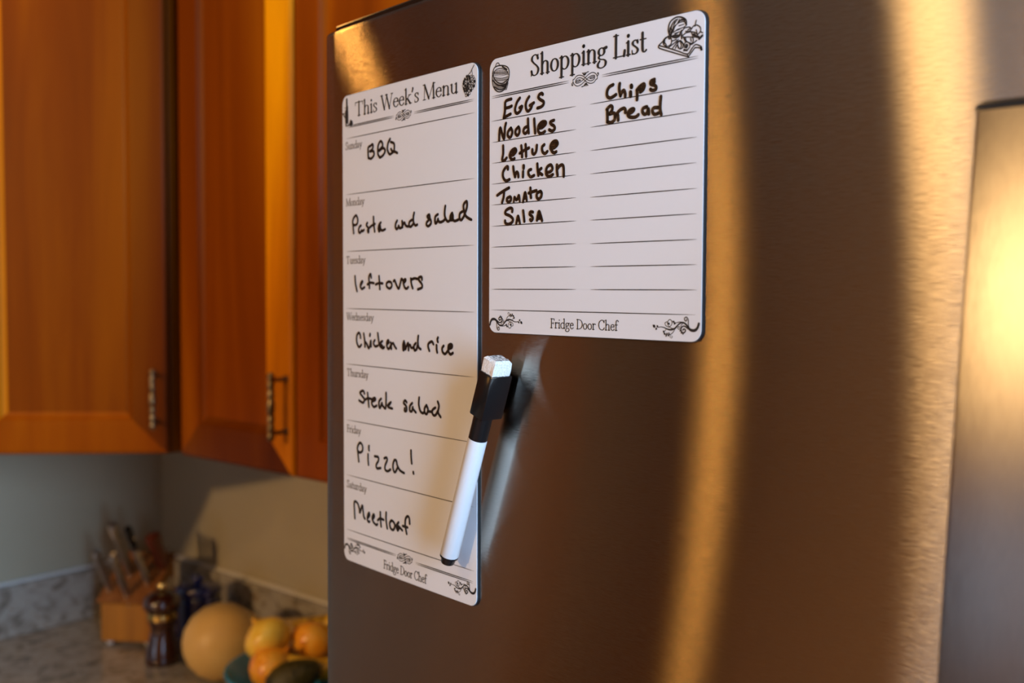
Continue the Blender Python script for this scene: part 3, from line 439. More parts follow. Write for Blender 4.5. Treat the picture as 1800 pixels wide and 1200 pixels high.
'0.8,0.15],[55.86,-160.38,56.09,-160.06,56.27,-159.78,56.49,-159.46]],[[0.15,0.8,0.8,0.15],[57.24,-160.22,57.46,-159.91,57.65,-159.63,57.87,-159.31]],['
'[0.15,0.8,0.8,0.15],[57.56,-158.31,57.76,-158.63,57.92,-158.9,58.11,-159.22]],[[0.15,0.8,0.8,0.15],[64.14,-157.51,64.43,-157.31,64.67,-157.12,64.95,-1'
'56.92]],[[0.15,0.8,0.8,0.15],[64.93,-158.56,65.15,-158.31,65.32,-158.08,65.54,-157.83]],[[0.15,0.8,0.8,0.15],[65.99,-158.31,66.13,-158.59,66.24,-158.8'
'3,66.37,-159.11]]]],[1,"corner_flourish",[[[1.3,1.3,1.5,1.5,1.3,1.1,0.9,0.8,0.7,0.8,0.9,0.9,0.7,0.5,0.4,0.35],[-75.25,-157.13,-74.63,-155.33,-73.34,-1'
'54.03,-71.6,-153.79,-70.04,-154.29,-68.93,-155.52,-67.35,-156.93,-65.79,-157.43,-64.0,-156.84,-62.44,-155.52,-61.1,-154.39,-58.84,-153.77,-56.54,-154.'
'08,-54.69,-154.75,-52.83,-154.98,-51.2,-154.74]],[0.7,[-70.27,-154.11,-68.94,-154.62,-67.59,-155.48,-66.04,-155.63,-64.93,-154.5,-65.41,-152.88,-66.75'
',-152.56,-67.62,-153.68,-66.72,-154.38,-66.06,-153.8]],[0.5,[-70.94,-153.96,-69.59,-155.36,-69.23,-157.16,-69.09,-158.95,-67.97,-160.11,-66.98,-159.45'
',-67.33,-158.29,-68.22,-158.39,-68.2,-159.12]],[0.4,[-66.23,-157.44,-64.66,-157.67,-63.09,-157.45,-61.52,-157.05]],[0.35,[-61.1,-154.48,-59.29,-154.52'
',-57.43,-155.57,-56.84,-157.21,-58.08,-158.7,-59.46,-157.82,-59.26,-156.17,-57.68,-155.03,-55.82,-155.71,-55.35,-156.99,-56.49,-157.57]],[0.35,[-61.33'
',-154.4,-60.66,-153.1,-59.55,-151.96,-58.64,-151.48]],[0.25,[-58.64,-151.48,-58.43,-150.27,-59.36,-149.76,-59.91,-150.51,-59.22,-150.86]],[0.35,[-66.0'
'1,-157.07,-64.91,-155.96,-64.71,-154.68,-63.59,-154.1,-63.01,-155.0,-63.8,-155.47,-64.03,-154.84]],[0.3,[-55.85,-153.96,-55.41,-153.12,-54.6,-152.73]]'
',[0.3,[-58.64,-151.48,-56.81,-151.32,-54.96,-151.82]],[[0.15,1.4,1.4,0.15],[-47.85,-155.93,-48.38,-155.44,-48.84,-155.03,-49.38,-154.54]],[[0.15,1.0,1'
'.0,0.15],[-50.47,-155.8,-50.62,-155.38,-50.74,-155.02,-50.9,-154.6]],[[0.15,1.0,1.0,0.15],[-49.61,-153.42,-49.88,-153.8,-50.11,-154.14,-50.38,-154.53]'
'],[[0.15,1.0,1.0,0.15],[-57.14,-157.14,-57.5,-156.82,-57.8,-156.54,-58.16,-156.21]],[[0.15,1.0,1.0,0.15],[-60.65,-156.4,-61.02,-156.72,-61.34,-157.0,-'
'61.72,-157.32]],[[0.15,1.0,1.0,0.15],[-59.85,-158.0,-60.3,-157.77,-60.68,-157.56,-61.12,-157.33]],[[0.15,1.0,1.0,0.15],[-54.2,-153.25,-54.48,-152.88,-'
'54.72,-152.56,-55.0,-152.19]],[[0.15,1.0,1.0,0.15],[-54.58,-152.1,-54.98,-151.8,-55.32,-151.54,-55.71,-151.24]],[[0.15,0.8,0.8,0.15],[-56.34,-152.23,-'
'56.53,-151.91,-56.71,-151.64,-56.9,-151.32]],[[0.15,0.8,0.8,0.15],[-55.81,-150.32,-56.04,-150.64,-56.22,-150.92,-56.45,-151.24]],[[0.15,0.8,0.8,0.15],'
'[-57.19,-150.49,-57.42,-150.8,-57.6,-151.08,-57.82,-151.4]],[[0.15,0.8,0.8,0.15],[-57.51,-152.4,-57.71,-152.08,-57.87,-151.81,-58.07,-151.49]],[[0.15,'
'0.8,0.8,0.15],[-64.09,-153.19,-64.38,-153.4,-64.62,-153.58,-64.9,-153.78]],[[0.15,0.8,0.8,0.15],[-64.88,-152.15,-65.1,-152.4,-65.27,-152.62,-65.49,-15'
'2.87]],[[0.15,0.8,0.8,0.15],[-65.94,-152.4,-66.08,-152.12,-66.19,-151.87,-66.32,-151.59]]]],[2,"scroll_ornament",[[0.42,[-8.87,57.08,-7.48,55.52,-5.36'
',54.69,-2.85,55.16,-0.37,56.46,2.09,57.9,4.54,58.74,6.57,58.59,6.79,57.66,4.76,57.22,3.32,57.57,5.16,58.05,6.38,58.02]],[0.42,[8.71,57.97,7.38,59.51,5'
'.34,60.33,2.89,59.88,0.43,58.6,-2.04,57.15,-4.54,56.31,-6.64,56.46,-6.86,57.4,-4.76,57.85,-3.29,57.49,-5.17,57.0,-6.44,57.03]],[0.42,[-8.87,57.23,-8.8'
'8,58.6,-7.93,58.77,-6.67,59.95,-4.79,60.35,-2.48,59.85,-0.4,58.72,1.69,57.06,3.75,56.17,5.79,56.32,6.89,57.2]],[0.42,[8.71,57.83,8.72,56.49,7.81,56.32'
',6.61,55.16,4.78,54.75,2.53,55.22,0.46,56.34,-1.63,58.0,-3.73,58.91,-5.82,58.76,-6.97,57.87]],[0.42,[-8.55,56.96,-9.61,56.73,-9.77,55.69,-9.17,55.42,-'
'9.07,56.12]],[0.42,[8.4,58.09,9.41,58.32,9.56,59.33,8.99,59.59,8.9,58.91]],[0.5,[-0.82,59.76,-1.98,61.13]],[0.5,[0.88,55.31,2.03,53.95]],[0.5,[-0.61,5'
'9.73,-0.88,61.12]],[0.5,[0.67,55.34,0.93,53.95]],[0.5,[-0.3,59.91,0.2,61.03]],[0.5,[0.36,55.16,-0.14,54.03]],[0.5,[0.01,59.86,1.03,60.91,2.47,61.17]],'
'[0.5,[0.05,55.2,-0.97,54.14,-2.42,53.87]]]],[1,"scroll_ornament",[[0.42,[-8.03,142.26,-6.75,140.82,-4.8,140.06,-2.49,140.49,-0.21,141.69,2.06,143.01,4'
'.31,143.79,6.18,143.65,6.38,142.79,4.51,142.39,3.19,142.71,4.88,143.15,6.0,143.12]],[0.42,[8.15,143.08,6.92,144.49,5.05,145.25,2.79,144.83,0.53,143.66'
',-1.74,142.32,-4.04,141.55,-5.97,141.69,-6.18,142.55,-4.24,142.97,-2.89,142.64,-4.62,142.18,-5.79,142.21]],[0.42,[-8.03,142.4,-8.04,143.66,-7.16,143.8'
'1,-6.0,144.9,-4.27,145.27,-2.15,144.81,-0.23,143.77,1.69,142.24,3.58,141.42,5.46,141.56,6.47,142.37]],[0.42,[8.15,142.95,8.16,141.72,7.32,141.56,6.22,'
'140.49,4.53,140.11,2.46,140.55,0.56,141.58,-1.37,143.1,-3.3,143.94,-5.22,143.8,-6.28,142.99]],[0.42,[-7.73,142.15,-8.71,141.94,-8.85,140.98,-8.3,140.7'
'3,-8.21,141.38]],[0.42,[7.86,143.19,8.79,143.4,8.93,144.33,8.41,144.57,8.32,143.94]],[0.5,[-0.62,144.72,-1.69,145.98]],[0.5,[0.94,140.63,2.0,139.38]],'
'[0.5,[-0.43,144.7,-0.68,145.98]],[0.5,[0.75,140.66,0.99,139.38]],[0.5,[-0.14,144.86,0.32,145.89]],[0.5,[0.47,140.49,0.01,139.45]],[0.5,[0.14,144.82,1.'
'08,145.78,2.41,146.02]],[0.5,[0.18,140.53,-0.76,139.55,-2.09,139.31]]]],[1,"scroll_ornament",[[0.42,[-7.19,-150.02,-5.91,-151.45,-3.96,-152.21,-1.65,-'
'151.78,0.63,-150.59,2.89,-149.26,5.15,-148.49,7.01,-148.63,7.22,-149.48,5.35,-149.89,4.02,-149.56,5.72,-149.12,6.84,-149.15]],[0.42,[8.98,-149.2,7.76,'
'-147.78,5.88,-147.03,3.63,-147.44,1.36,-148.62,-0.91,-149.95,-3.21,-150.72,-5.14,-150.59,-5.34,-149.72,-3.41,-149.31,-2.06,-149.64,-3.79,-150.09,-4.96'
',-150.06]],[0.42,[-7.19,-149.88,-7.2,-148.62,-6.33,-148.46,-5.17,-147.38,-3.44,-147.01,-1.31,-147.47,0.6,-148.51,2.52,-150.03,4.42,-150.85,6.3,-150.71'
',7.31,-149.91]],[0.42,[8.98,-149.33,8.99,-150.56,8.15,-150.71,7.05,-151.78,5.37,-152.16,3.3,-151.73,1.39,-150.7,-0.53,-149.17,-2.46,-148.33,-4.39,-148'
'.47,-5.44,-149.29]],[0.42,[-6.9,-150.13,-7.87,-150.34,-8.02,-151.29,-7.47,-151.54,-7.38,-150.9]],[0.42,[8.7,-149.09,9.63,-148.87,9.76,-147.95,9.24,-14'
'7.71,9.16,-148.33]],[0.5,[0.21,-147.55,-0.85,-146.29]],[0.5,[1.78,-151.64,2.84,-152.9]],[0.5,[0.41,-147.58,0.16,-146.3]],[0.5,[1.58,-151.62,1.82,-152.'
'9]],[0.5,[0.69,-147.41,1.15,-146.38]],[0.5,[1.3,-151.78,0.84,-152.82]],[0.5,[0.98,-147.46,1.92,-146.49,3.24,-146.25]],[0.5,[1.01,-151.75,0.08,-152.72,'
'-1.26,-152.97]]]],[2,"basket_drawing",[[0.7,[-74.48,71.85,-74.91,68.45,-74.0,64.28,-71.33,61.3,-67.8,60.24,-64.33,61.18,-61.75,64.23,-60.07,69.09,-61.'
'38,73.27,-67.01,75.29,-72.72,75.04,-74.75,71.89]],[0.5,[-74.03,70.63,-72.27,73.24,-67.88,73.71,-62.66,71.76,-60.92,69.22]],[0.5,[-72.28,74.97,-71.4,76'
'.84,-69.64,77.14,-68.32,75.49]],[0.7,[-74.47,70.7,-71.35,66.77,-66.08,64.86,-60.91,66.67]],[0.9,[-74.46,67.81,-69.58,64.22,-62.18,64.01]],[0.6,[-73.11'
',63.86,-67.81,61.39,-62.78,62.39]],[1.2,[-66.95,63.84,-63.9,62.83,-62.19,64.87]],[1.0,[-66.14,74.46,-62.23,72.26]],[0.3,[-73.67,70.43,-73.83,67.14]],['
'0.35,[-73.68,72.82,-73.68,71.15]],[0.4,[-73.39,66.21,-72.37,62.15]],[0.3,[-72.69,69.91,-72.82,66.99]],[0.35,[-72.71,72.93,-72.7,71.0]],[0.4,[-72.41,66'
'.07,-71.59,61.92]],[0.3,[-71.72,69.46,-71.82,66.84]],[0.35,[-71.74,73.0,-71.73,70.86]],[0.4,[-71.44,65.92,-70.82,61.72]],[0.3,[-70.75,69.07,-70.82,66.'
'7]],[0.35,[-70.77,73.03,-70.76,70.71]],[0.4,[-70.47,65.78,-70.04,61.53]],[0.3,[-69.78,68.75,-69.83,66.55]],[0.35,[-69.8,73.01,-69.79,70.56]],[0.4,[-69'
'.5,65.64,-69.27,61.36]],[0.3,[-68.81,68.49,-68.84,66.41]],[0.35,[-68.83,72.95,-68.82,70.42]],[0.4,[-68.53,65.5,-68.49,61.22]],[0.3,[-67.85,68.28,-67.8'
'5,66.26]],[0.35,[-67.87,72.84,-67.86,70.27]],[0.4,[-67.57,65.36,-67.72,61.09]],[0.3,[-66.89,68.14,-66.86,66.12]],[0.35,[-66.91,72.69,-66.9,70.13]],[0.'
'4,[-66.61,65.22,-66.95,60.98]],[0.3,[-65.93,68.06,-65.88,65.97]],[0.35,[-65.95,72.5,-65.94,69.98]],[0.4,[-65.65,65.08,-66.18,60.89]],[0.3,[-64.97,68.0'
'5,-64.89,65.83]],[0.35,[-64.99,72.26,-64.98,69.84]],[0.4,[-64.69,64.94,-65.42,60.83]],[0.3,[-64.02,68.09,-63.92,65.69]],[0.35,[-64.04,71.98,-64.03,69.'
'69]],[0.4,[-63.74,64.81,-64.65,60.78]],[0.3,[-63.07,68.19,-62.94,65.54]],[0.35,[-63.09,71.66,-63.08,69.55]],[0.4,[-62.79,64.67,-63.89,60.75]],[0.3,[-6'
'2.12,68.36,-61.97,65.4]],[0.35,[-62.14,71.29,-62.13,69.41]],[0.4,[-61.84,64.53,-63.13,60.75]],[0.3,[-61.18,68.58,-60.99,65.26]],[0.35,[-61.19,70.88,-6'
'1.18,69.26]],[0.4,[-60.9,64.39,-62.37,60.76]],[0.25,[-73.33,72.37,-67.42,71.12,-61.45,71.01]],[0.25,[-73.32,71.5,-67.42,70.26,-61.44,70.15]],[0.25,[-7'
'3.32,70.64,-67.42,69.4,-61.44,69.3]],[0.25,[-73.31,69.19,-67.41,67.97,-61.43,67.88]],[0.25,[-73.31,68.04,-67.4,66.83,-61.42,66.74]]]],[2,"vegetable_dr'
'awing",[[0.65,[55.38,70.57,52.5,68.77,49.59,66.96]],[0.65,[49.59,66.96,49.6,65.9,52.02,64.67,59.96,61.5,67.45,58.65,68.21,58.94,70.2,60.87,71.69,62.25'
']],[0.65,[49.59,66.96,54.67,65.07,61.5,62.28,67.18,59.92,69.68,61.97,71.67,63.58,73.68,63.14,75.44,62.04]],[0.65,[67.18,59.92,67.45,58.65]],[0.65,[71.'
'69,62.25,73.7,61.92,75.7,61.19]],[0.65,[75.44,62.04,74.95,61.11,75.95,60.54]],[0.65,[72.64,65.55,70.9,64.62,69.9,64.18,68.64,64.19]],[0.8,[58.02,69.7,'
'56.16,71.26,55.47,73.88,56.34,76.83,58.41,78.32,61.26,78.82,64.36,77.83,66.17,76.27,66.46,73.97]],[0.8,[58.02,69.7,60.37,68.88,62.43,69.55,62.92,71.32'
']],[0.8,[61.31,75.72,62.84,76.88,65.91,76.52]],[0.8,[57.22,70.66,58.23,72.97,59.76,74.97]],[0.8,[58.27,70.27,61.39,69.94]],[0.8,[63.46,69.58,63.74,67.'
'88]],[0.8,[61.44,66.63,62.98,66.99,64.55,65.28]],[0.8,[64.76,68.53,65.81,66.51]],[0.5,[56.41,72.05,57.15,75.03,58.95,77.19,61.28,77.79]],[0.5,[58.51,7'
'1.68,59.26,74.03,61.31,75.72,64.9,75.89,65.94,74.47]],[0.5,[59.29,71.96,60.83,72.72,62.89,72.97,64.94,73.22,66.21,73.81]],[0.5,[58.23,72.97,58.72,75.1'
'6,60.76,77.47]],[0.5,[56.69,71.17,57.7,73.48]],[0.5,[59.05,70.34,61.37,71.18]],[0.5,[62.31,77.6,61.3,76.14]],[0.5,[56.92,73.41,57.93,75.93]],[0.5,[56.'
'14,72.72,56.64,74.5]],[0.5,[59.72,77.66,58.71,75.78]],[0.5,[60.32,72.4,62.38,72.65]],[0.5,[59.3,71.13,62.14,71.45]],[0.5,[61.84,74.39,64.92,74.66]],[0'
'.5,[63.34,77.41,64.89,76.92]],[0.5,[55.9,70.89,57.23,69.83]],[0.5,[58.8,69.56,61.4,69.32]],[0.5,[62.42,70.38,61.4,69.32]],[0.5,[57.16,74.41,57.71,72.4'
'4,57.21,71.08]],[0.5,[64.89,76.71,65.68,75.34]],[0.62,[54.07,70.17,52.49,68.98,52.79,66.84,55.19,65.6,57.28,66.5,57.51,68.54,56.18,70.01,54.07,70.17]]'
',[0.62,[55.39,70.15,56.19,68.97,56.97,69.46]],[0.62,[53.04,68.05,54.39,66.36]],[0.62,[57.52,67.71,60.38,68.05]],[0.62,[55.99,65.06,59.36,66.57,61.68,6'
'7.83]],[0.62,[58.1,64.08,61.43,67.04]],[0.62,[61.44,66.63,62.98,66.78,64.55,65.28,64.32,63.47,62.52,63.15,61.46,64.97,61.44,66.63]],[0.62,[59.93,63.78'
',60.94,65.27,61.74,63.69]],[0.62,[65.07,64.37,66.07,65.85,68.12,65.09,68.65,63.37,67.15,61.98,65.1,62.52]],[0.62,[65.59,63.87,66.6,64.73,67.37,63.99,6'
'6.62,63.09,65.34,63.51]],[0.62,[64.85,61.94,67.16,61.57]],[0.62,[64.49,69.4,66.52,70.28,70.06,70.06,72.59,68.81,72.86,67.74]],[0.62,[64.76,68.33,67.57'
',68.05,70.36,67.36]],[0.62,[66.04,67.9,66.58,66.17,69.64,64.63,70.63,65.89,70.09,68.43,69.56,69.74]],[0.62,[69.1,66.97,69.37,65.7]],[0.62,[63.94,71.55'
',65.46,72.72,68.26,72.62,69.29,71.42,68.03,70.62,66.0,70.98]],[0.62,[67.26,71.37,68.77,71.92]],[0.62,[63.42,72.05,63.98,68.66]],[0.62,[69.79,71.74,70.'
'53,72.62,72.53,72.87,74.54,71.5,74.82,69.63,73.35,68.27]],[0.62,[71.53,72.44,72.24,75.16]],[0.62,[72.31,70.68,72.84,68.76]],[0.62,[70.86,67.48,73.62,6'
'7.0]],[0.62,[73.89,65.74,76.09,67.59]],[0.62,[74.83,69.22,76.08,68.6]],[0.62,[62.99,66.37,63.53,64.63,63.03,63.48]],[1.3,[74.13,66.11,75.85,67.23]],[1'
'.3,[53.03,68.68,52.83,67.67]],[1.3,[70.84,68.7,71.6,68.17]],[1.3,[72.36,67.42,73.62,67.0]],[1.3,[75.19,61.88,75.45,60.82]],[1.3,[66.87,63.66,66.62,63.'
'29]]]],[1,"grape_drawing",[[0.5,[72.86,163.36,68.82,158.87]],[0.4,[70.56,161.16,71.38,157.38]],[0.4,[68.82,159.24,65.89,157.48]],[0.38,[66.81,157.46,6'
'6.51,156.89,65.83,156.84,65.29,157.35,65.29,158.03,65.83,158.37,66.51,158.12,66.81,157.46]],[1.1,[65.77,157.62,66.36,157.31]],[0.38,[68.84,157.08,68.5'
'4,156.52,67.87,156.47,67.33,156.97,67.33,157.65,67.86,157.99,68.54,157.74,68.84,157.08]],[1.1,[67.81,157.24,68.39,156.93]],[0.38,[70.86,156.92,70.56,1'
'56.36,69.89,156.31,69.35,156.81,69.35,157.49,69.89,157.83,70.56,157.57,70.86,156.92]],[0.38,[72.86,156.24,72.57,155.68,71.91,155.63,71.37,156.13,71.37'
',156.81,71.9,157.15,72.57,156.9,72.86,156.24]],[0.38,[65.02,156.1,64.72,155.53,64.04,155.48,63.49,155.98,63.49,156.66,64.04,157.01,64.72,156.75,65.02,'
'156.1]],[1.1,[63.98,156.25,64.57,155.94]],[0.38,[67.27,155.86,66.97,155.3,66.29,155.24,65.75,155.75,65.75,156.43,66.29,156.77,66.97,156.52,67.27,155.8'
'6]],[1.1,[66.23,156.02,66.82,155.71]],[0.38,[69.5,155.69,69.21,155.12,68.53,155.07,67.99,155.57,67.99,156.25,68.53,156.59,69.2,156.34,69.5,155.69]],[1'
'.1,[68.48,155.84,69.06,155.53]],[0.38,[71.72,155.34,71.43,154.77,70.76,154.72,70.23,155.22,70.22,155.9,70.76,156.24,71.43,155.99,71.72,155.34]],[0.38,'
'[73.93,154.74,73.64,154.18,72.98,154.12,72.44,154.62,72.44,155.3,72.97,155.64,73.64,155.39,73.93,154.74]],[0.38,[64.01,154.83,63.71,154.26,63.03,154.2'
'1,62.48,154.72,62.48,155.4,63.02,155.74,63.71,155.49,64.01,154.83]],[1.1,[62.97,154.98,63.56,154.67]],[0.38,[66.08,154.74,65.78,154.17,65.1,154.12,64.'
'56,154.63,64.55,155.31,65.1,155.65,65.77,155.4,66.08,154.74]],[0.38,[68.13,154.25,67.84,153.69,67.16,153.63,66.62,154.14,66.62,154.81,67.16,155.16,67.'
'83,154.91,68.13,154.25]],[0.38,[70.18,153.88,69.88,153.32,69.21,153.27,68.67,153.77,68.67,154.44,69.21,154.79,69.88,154.54,70.18,153.88]],[1.1,[69.15,'
'154.04,69.74,153.73]],[0.38,[72.21,153.7,71.92,153.14,71.25,153.09,70.71,153.59,70.71,154.26,71.25,154.6,71.91,154.36,72.21,153.7]],[0.38,[74.23,153.4'
'5,73.94,152.89,73.28,152.83,72.75,153.33,72.74,154.01,73.27,154.35,73.94,154.1,74.23,153.45]],[1.1,[73.22,153.6,73.8,153.3]],[0.38,[63.64,153.63,63.34'
',153.06,62.66,153.01,62.11,153.51,62.11,154.19,62.65,154.54,63.33,154.29,63.64,153.63]],[1.1,[62.6,153.78,63.19,153.47]],[0.38,[65.72,153.12,65.42,152'
'.55,64.74,152.5,64.19,153.0,64.19,153.68,64.74,154.03,65.41,153.78,65.72,153.12]],[0.38,[67.78,152.99,67.48,152.42,66.81,152.37,66.27,152.87,66.27,153'
'.55,66.81,153.89,67.48,153.64,67.78,152.99]],[1.1,[66.75,153.14,67.34,152.83]],[0.38,[69.84,152.53,69.54,151.96,68.87,151.91,68.33,152.41,68.33,153.09'
',68.87,153.43,69.54,153.18,69.84,152.53]],[0.38,[71.88,152.24,71.59,151.68,70.92,151.63,70.38,152.12,70.38,152.8,70.91,153.14,71.58,152.89,71.88,152.2'
'4]],[0.38,[73.91,152.11,73.62,151.55,72.96,151.49,72.42,151.99,72.42,152.67,72.95,153.01,73.62,152.76,73.91,152.11]],[0.38,[63.29,152.22,62.99,151.65,'
'62.3,151.6,61.75,152.1,61.75,152.78,62.3,153.13,62.98,152.88,63.29,152.22]],[0.38,[65.37,152.11,65.07,151.54,64.39,151.49,63.84,151.99,63.84,152.67,64'
'.38,153.02,65.06,152.77,65.37,152.11]],[1.1,[64.33,152.26,64.92,151.96]],[0.38,[67.43,151.53,67.14,150.96,66.46,150.9,65.92,151.41,65.92,152.08,66.46,'
'152.43,67.13,152.18,67.43,151.53]],[1.1,[66.4,151.68,66.99,151.37]],[0.38,[69.49,151.57,69.19,151.0,68.52,150.95,67.98,151.45,67.98,152.12,68.52,152.4'
'7,69.19,152.22,69.49,151.57]],[0.38,[71.54,151.17,71.24,150.6,70.57,150.55,70.04,151.05,70.03,151.72,70.57,152.07,71.24,151.82,71.54,151.17]],[0.38,[7'
'3.57,150.79,73.28,150.23,72.61,150.17,72.08,150.67,72.08,151.34,72.61,151.69,73.27,151.44,73.57,150.79]],[1.1,[72.56,150.94,73.13,150.64]],[0.38,[64.0'
',150.54,63.7,149.97,63.02,149.91,62.47,150.42,62.47,151.1,63.01,151.44,63.7,151.19,64.0,150.54]],[1.1,[62.96,150.69,63.55,150.38]],[0.38,[66.06,150.5,'
'65.76,149.93,65.09,149.88,64.54,150.38,64.54,151.06,65.08,151.41,65.76,151.16,66.06,150.5]],[1.1,[65.03,150.65,65.62,150.34]],[0.38,[68.12,150.11,67.8'
'2,149.54,67.15,149.49,66.6,149.99,66.6,150.67,67.14,151.01,67.82,150.77,68.12,150.11]],[1.1,[67.09,150.26,67.67,149.95]],[0.38,[70.16,149.94,69.86,149'
'.38,69.19,149.32,68.65,149.82,68.65,150.5,69.19,150.84,69.86,150.59,70.16,149.94]],[0.38,[72.19,149.67,71.89,149.1,71.23,149.05,70.69,149.54,70.69,150'
'.22,71.22,150.56,71.89,150.32,72.19,149.67]],[0.38,[64.71,149.08,64.41,148.51,63.73,148.45,63.19,148.95,63.18,149.63,63.73,149.98,64.41,149.73,64.71,1'
'49.08]],[1.1,[63.67,149.22,64.26,148.92]],[0.38,[66.75,149.16,66.45,148.59,65.78,148.54,65.23,149.04,65.23,149.72,65.77,150.06,66.45,149.81,66.75,149.'
'16]],[1.1,[65.72,149.31,66.31,149.0]],[0.38,[68.78,148.56,68.49,148.0,67.81,147.94,67.27,148.44,67.27,149.12,67.81,149.46,68.48,149.22,68.78,148.56]],'
'[0.38,[70.8,148.51,70.51,147.94,69.84,147.89,69.3,148.39,69.3,149.06,69.83,149.41,70.5,149.16,70.8,148.51]],[1.1,[69.78,148.66,70.36,148.35]],[0.38,[6'
'5.42,147.9,65.12,147.33,64.44,147.27,63.9,147.77,63.9,148.45,64.44,148.8,65.12,148.55,65.42,147.9]],[0.38,[67.42,147.68,67.12,147.11,66.45,147.05,65.9'
',147.55,65.9,148.23,66.44,148.58,67.12,148.33,67.42,147.68]],[0.38,[69.41,147.02,69.11,146.46,68.44,146.4,67.9,146.89,67.9,147.57,68.44,147.92,69.11,1'
'47.68,69.41,147.02]],[0.38,[66.13,146.15,65.83,145.58,65.16,145.52,64.61,146.02,64.61,146.7,65.15,147.05,65.83,146.81,66.13,146.15]],[0.38,[68.01,146.'
'21,67.71,145.64,67.04,145.58,66.5,146.08,66.49,146.76,67.03,147.11,67.71,146.86,68.01,146.21]],[1.1,[66.98,146.35,67.57,146.05]]]],[1,"bottle_drawing"'
',[[2.0,[-70.06,162.37,-69.91,157.4]],[2.8,[-69.72,156.97,-69.82,153.62]],[4.2,[-70.24,153.68,-70.06,147.31]],[0.9,[-75.37,153.14,-72.67,150.41,-70.94,'
'149.0]],[0.5,[-75.37,153.14,-71.87,152.89]],[[0.5,3.8,4.4],[-65.2,147.6,-64.64,146.05,-64.26,145.12]],[0.6,[-66.93,145.14,-62.18,144.86]],[1.3,[-71.34'
',147.07,-70.97,144.04]],[0.6,[-71.17,143.87,-66.17,144.26]],[0.5,[-68.45,146.32,-68.09,144.29]],[0.4,[-73.0,156.82,-71.07,156.66]]]]],"RU":[[1,[[0.06,'
'0.44000000000000006,0.55,0.44000000000000006,0.06],[-71.0,135.06,-53.72,135.06,1.0,135.06,55.73,135.06,73.01,135.06]]],[1,[[0.06,0.44000000000000006,0'
'.55,0.44000000000000006,0.06],[-71.3,95.92,-53.97,95.92,0.91,95.92,55.78,95.92,73.11,95.92]]],[1,[[0.06,0.44000000000000006,0.55,0.44000000000000006,0'
'.06],[-71.61,55.94,-54.23,55.94,0.8,55.94,55.84,55.94,73.22,55.94]]],[1,[[0.06,0.44000000000000006,0.55,0.44000000000000006,0.06],[-71.92,15.6,-54.49,'
'15.6,0.7,15.6,55.89,15.6,73.32,15.6]]],[1,[[0.06,0.44000000000000006,0.55,0.44000000000000006,0.06],[-72.22,-23.85,-54.74,-23.85,0.6,-23.85,55.94,-23.'
'85,73.42,-23.85]]],[1,[[0.06,0.44000000000000006,0.55,0.44000000000000006,0.06],[-72.52,-63.85,-55.0,-63.85,0.5,-63.85,56.0,-63.85,73.52,-63.85]]],[1,'
'[[0.06,0.44000000000000006,0.55,0.44000000000000006,0.06],[-72.83,-103.39,-55.25,-103.39,0.4,-103.39,56.05,-103.39,73.62,-103.39]]],[1,[[0.06,0.440000'
'00000000006,0.55,0.44000000000000006,0.06],[-73.13,-142.83,-55.51,-142.83,0.3,-142.83,56.1,-142.83,73.72,-142.83]]],[2,[[0.06,0.4,0.5,0.4,0.06],[-75.3'
'8,44.07,-67.11,44.07,-40.91,44.07,-14.71,44.07,-6.44,44.07]]],[2,[[0.06,0.4,0.5,0.4,0.06],[-75.32,31.68,-67.04,31.68,-40.83,31.68,-14.61,31.68,-6.33,3'
'1.68]]],[2,[[0.06,0.4,0.5,0.4,0.06],[-75.27,19.51,-66.98,19.51,-40.74,19.51,-14.51,19.51,-6.22,19.51]]],[2,[[0.06,0.4,0.5,0.4,0.06],[-75.21,7.34,-66.9'
'2,7.34,-40.66,7.34,-14.41,7.34,-6.11,7.34]]],[2,[[0.06,0.4,0.5,0.4,0.06],[-75.15,-4.88,-66.85,-4.88,-40.58,-4.88,-14.3,-4.88,-6.01,-4.88]]],[2,[[0.06,'
'0.4,0.5,0.4,0.06],[-75.09,-17.39,-66.79,-17.39,-40.49,-17.39,-14.2,-17.39,-5.89,-17.39]]],[2,[[0.06,0.4,0.5,0.4,0.06],[-75.03,-29.65,-66.72,-29.65,-40'
'.41,-29.65,-14.1,-29.65,-5.79,-29.65]]],[2,[[0.06,0.4,0.5,0.4,0.06],[-74.98,-42.14,-66.66,-42.14,-40.32,-42.14,-13.99,-42.14,-5.67,-42.14]]],[2,[[0.06'
',0.4,0.5,0.4,0.06],[-74.92,-54.46,-66.59,-54.46,-40.24,-54.46,-13.89,-54.46,-5.57,-54.46]]],[2,[[0.06,0.4,0.5,0.4,0.06],[3.71,43.82,12.04,43.82,38.41,'
'43.82,64.79,43.82,73.12,43.82]]],[2,[[0.06,0.4,0.5,0.4,0.06],[3.84,31.66,12.17,31.66,38.56,31.66,64.95,31.66,73.29,31.66]]],[2,[[0.06,0.4,0.5,0.4,0.06'
'],[3.97,19.31,12.31,19.31,38.71,19.31,65.12,19.31,73.46,19.31]]],[2,[[0.06,0.4,0.5,0.4,0.06],[4.1,7.04,12.44,7.04,38.87,7.04,65.29,7.04,73.63,7.04]]],'
'[2,[[0.06,0.4,0.5,0.4,0.06],[4.23,-5.36,12.58,-5.36,39.02,-5.36,65.46,-5.36,73.81,-5.36]]],[2,[[0.06,0.4,0.5,0.4,0.06],[4.35,-17.58,12.71,-17.58,39.17'
',-17.58,65.63,-17.58,73.98,-17.58]]],[2,[[0.06,0.4,0.5,0.4,0.06],[4.48,-30.03,12.84,-30.03,39.32,-30.03,65.79,-30.03,74.16,-30.03]]],[2,[[0.06,0.4,0.5'
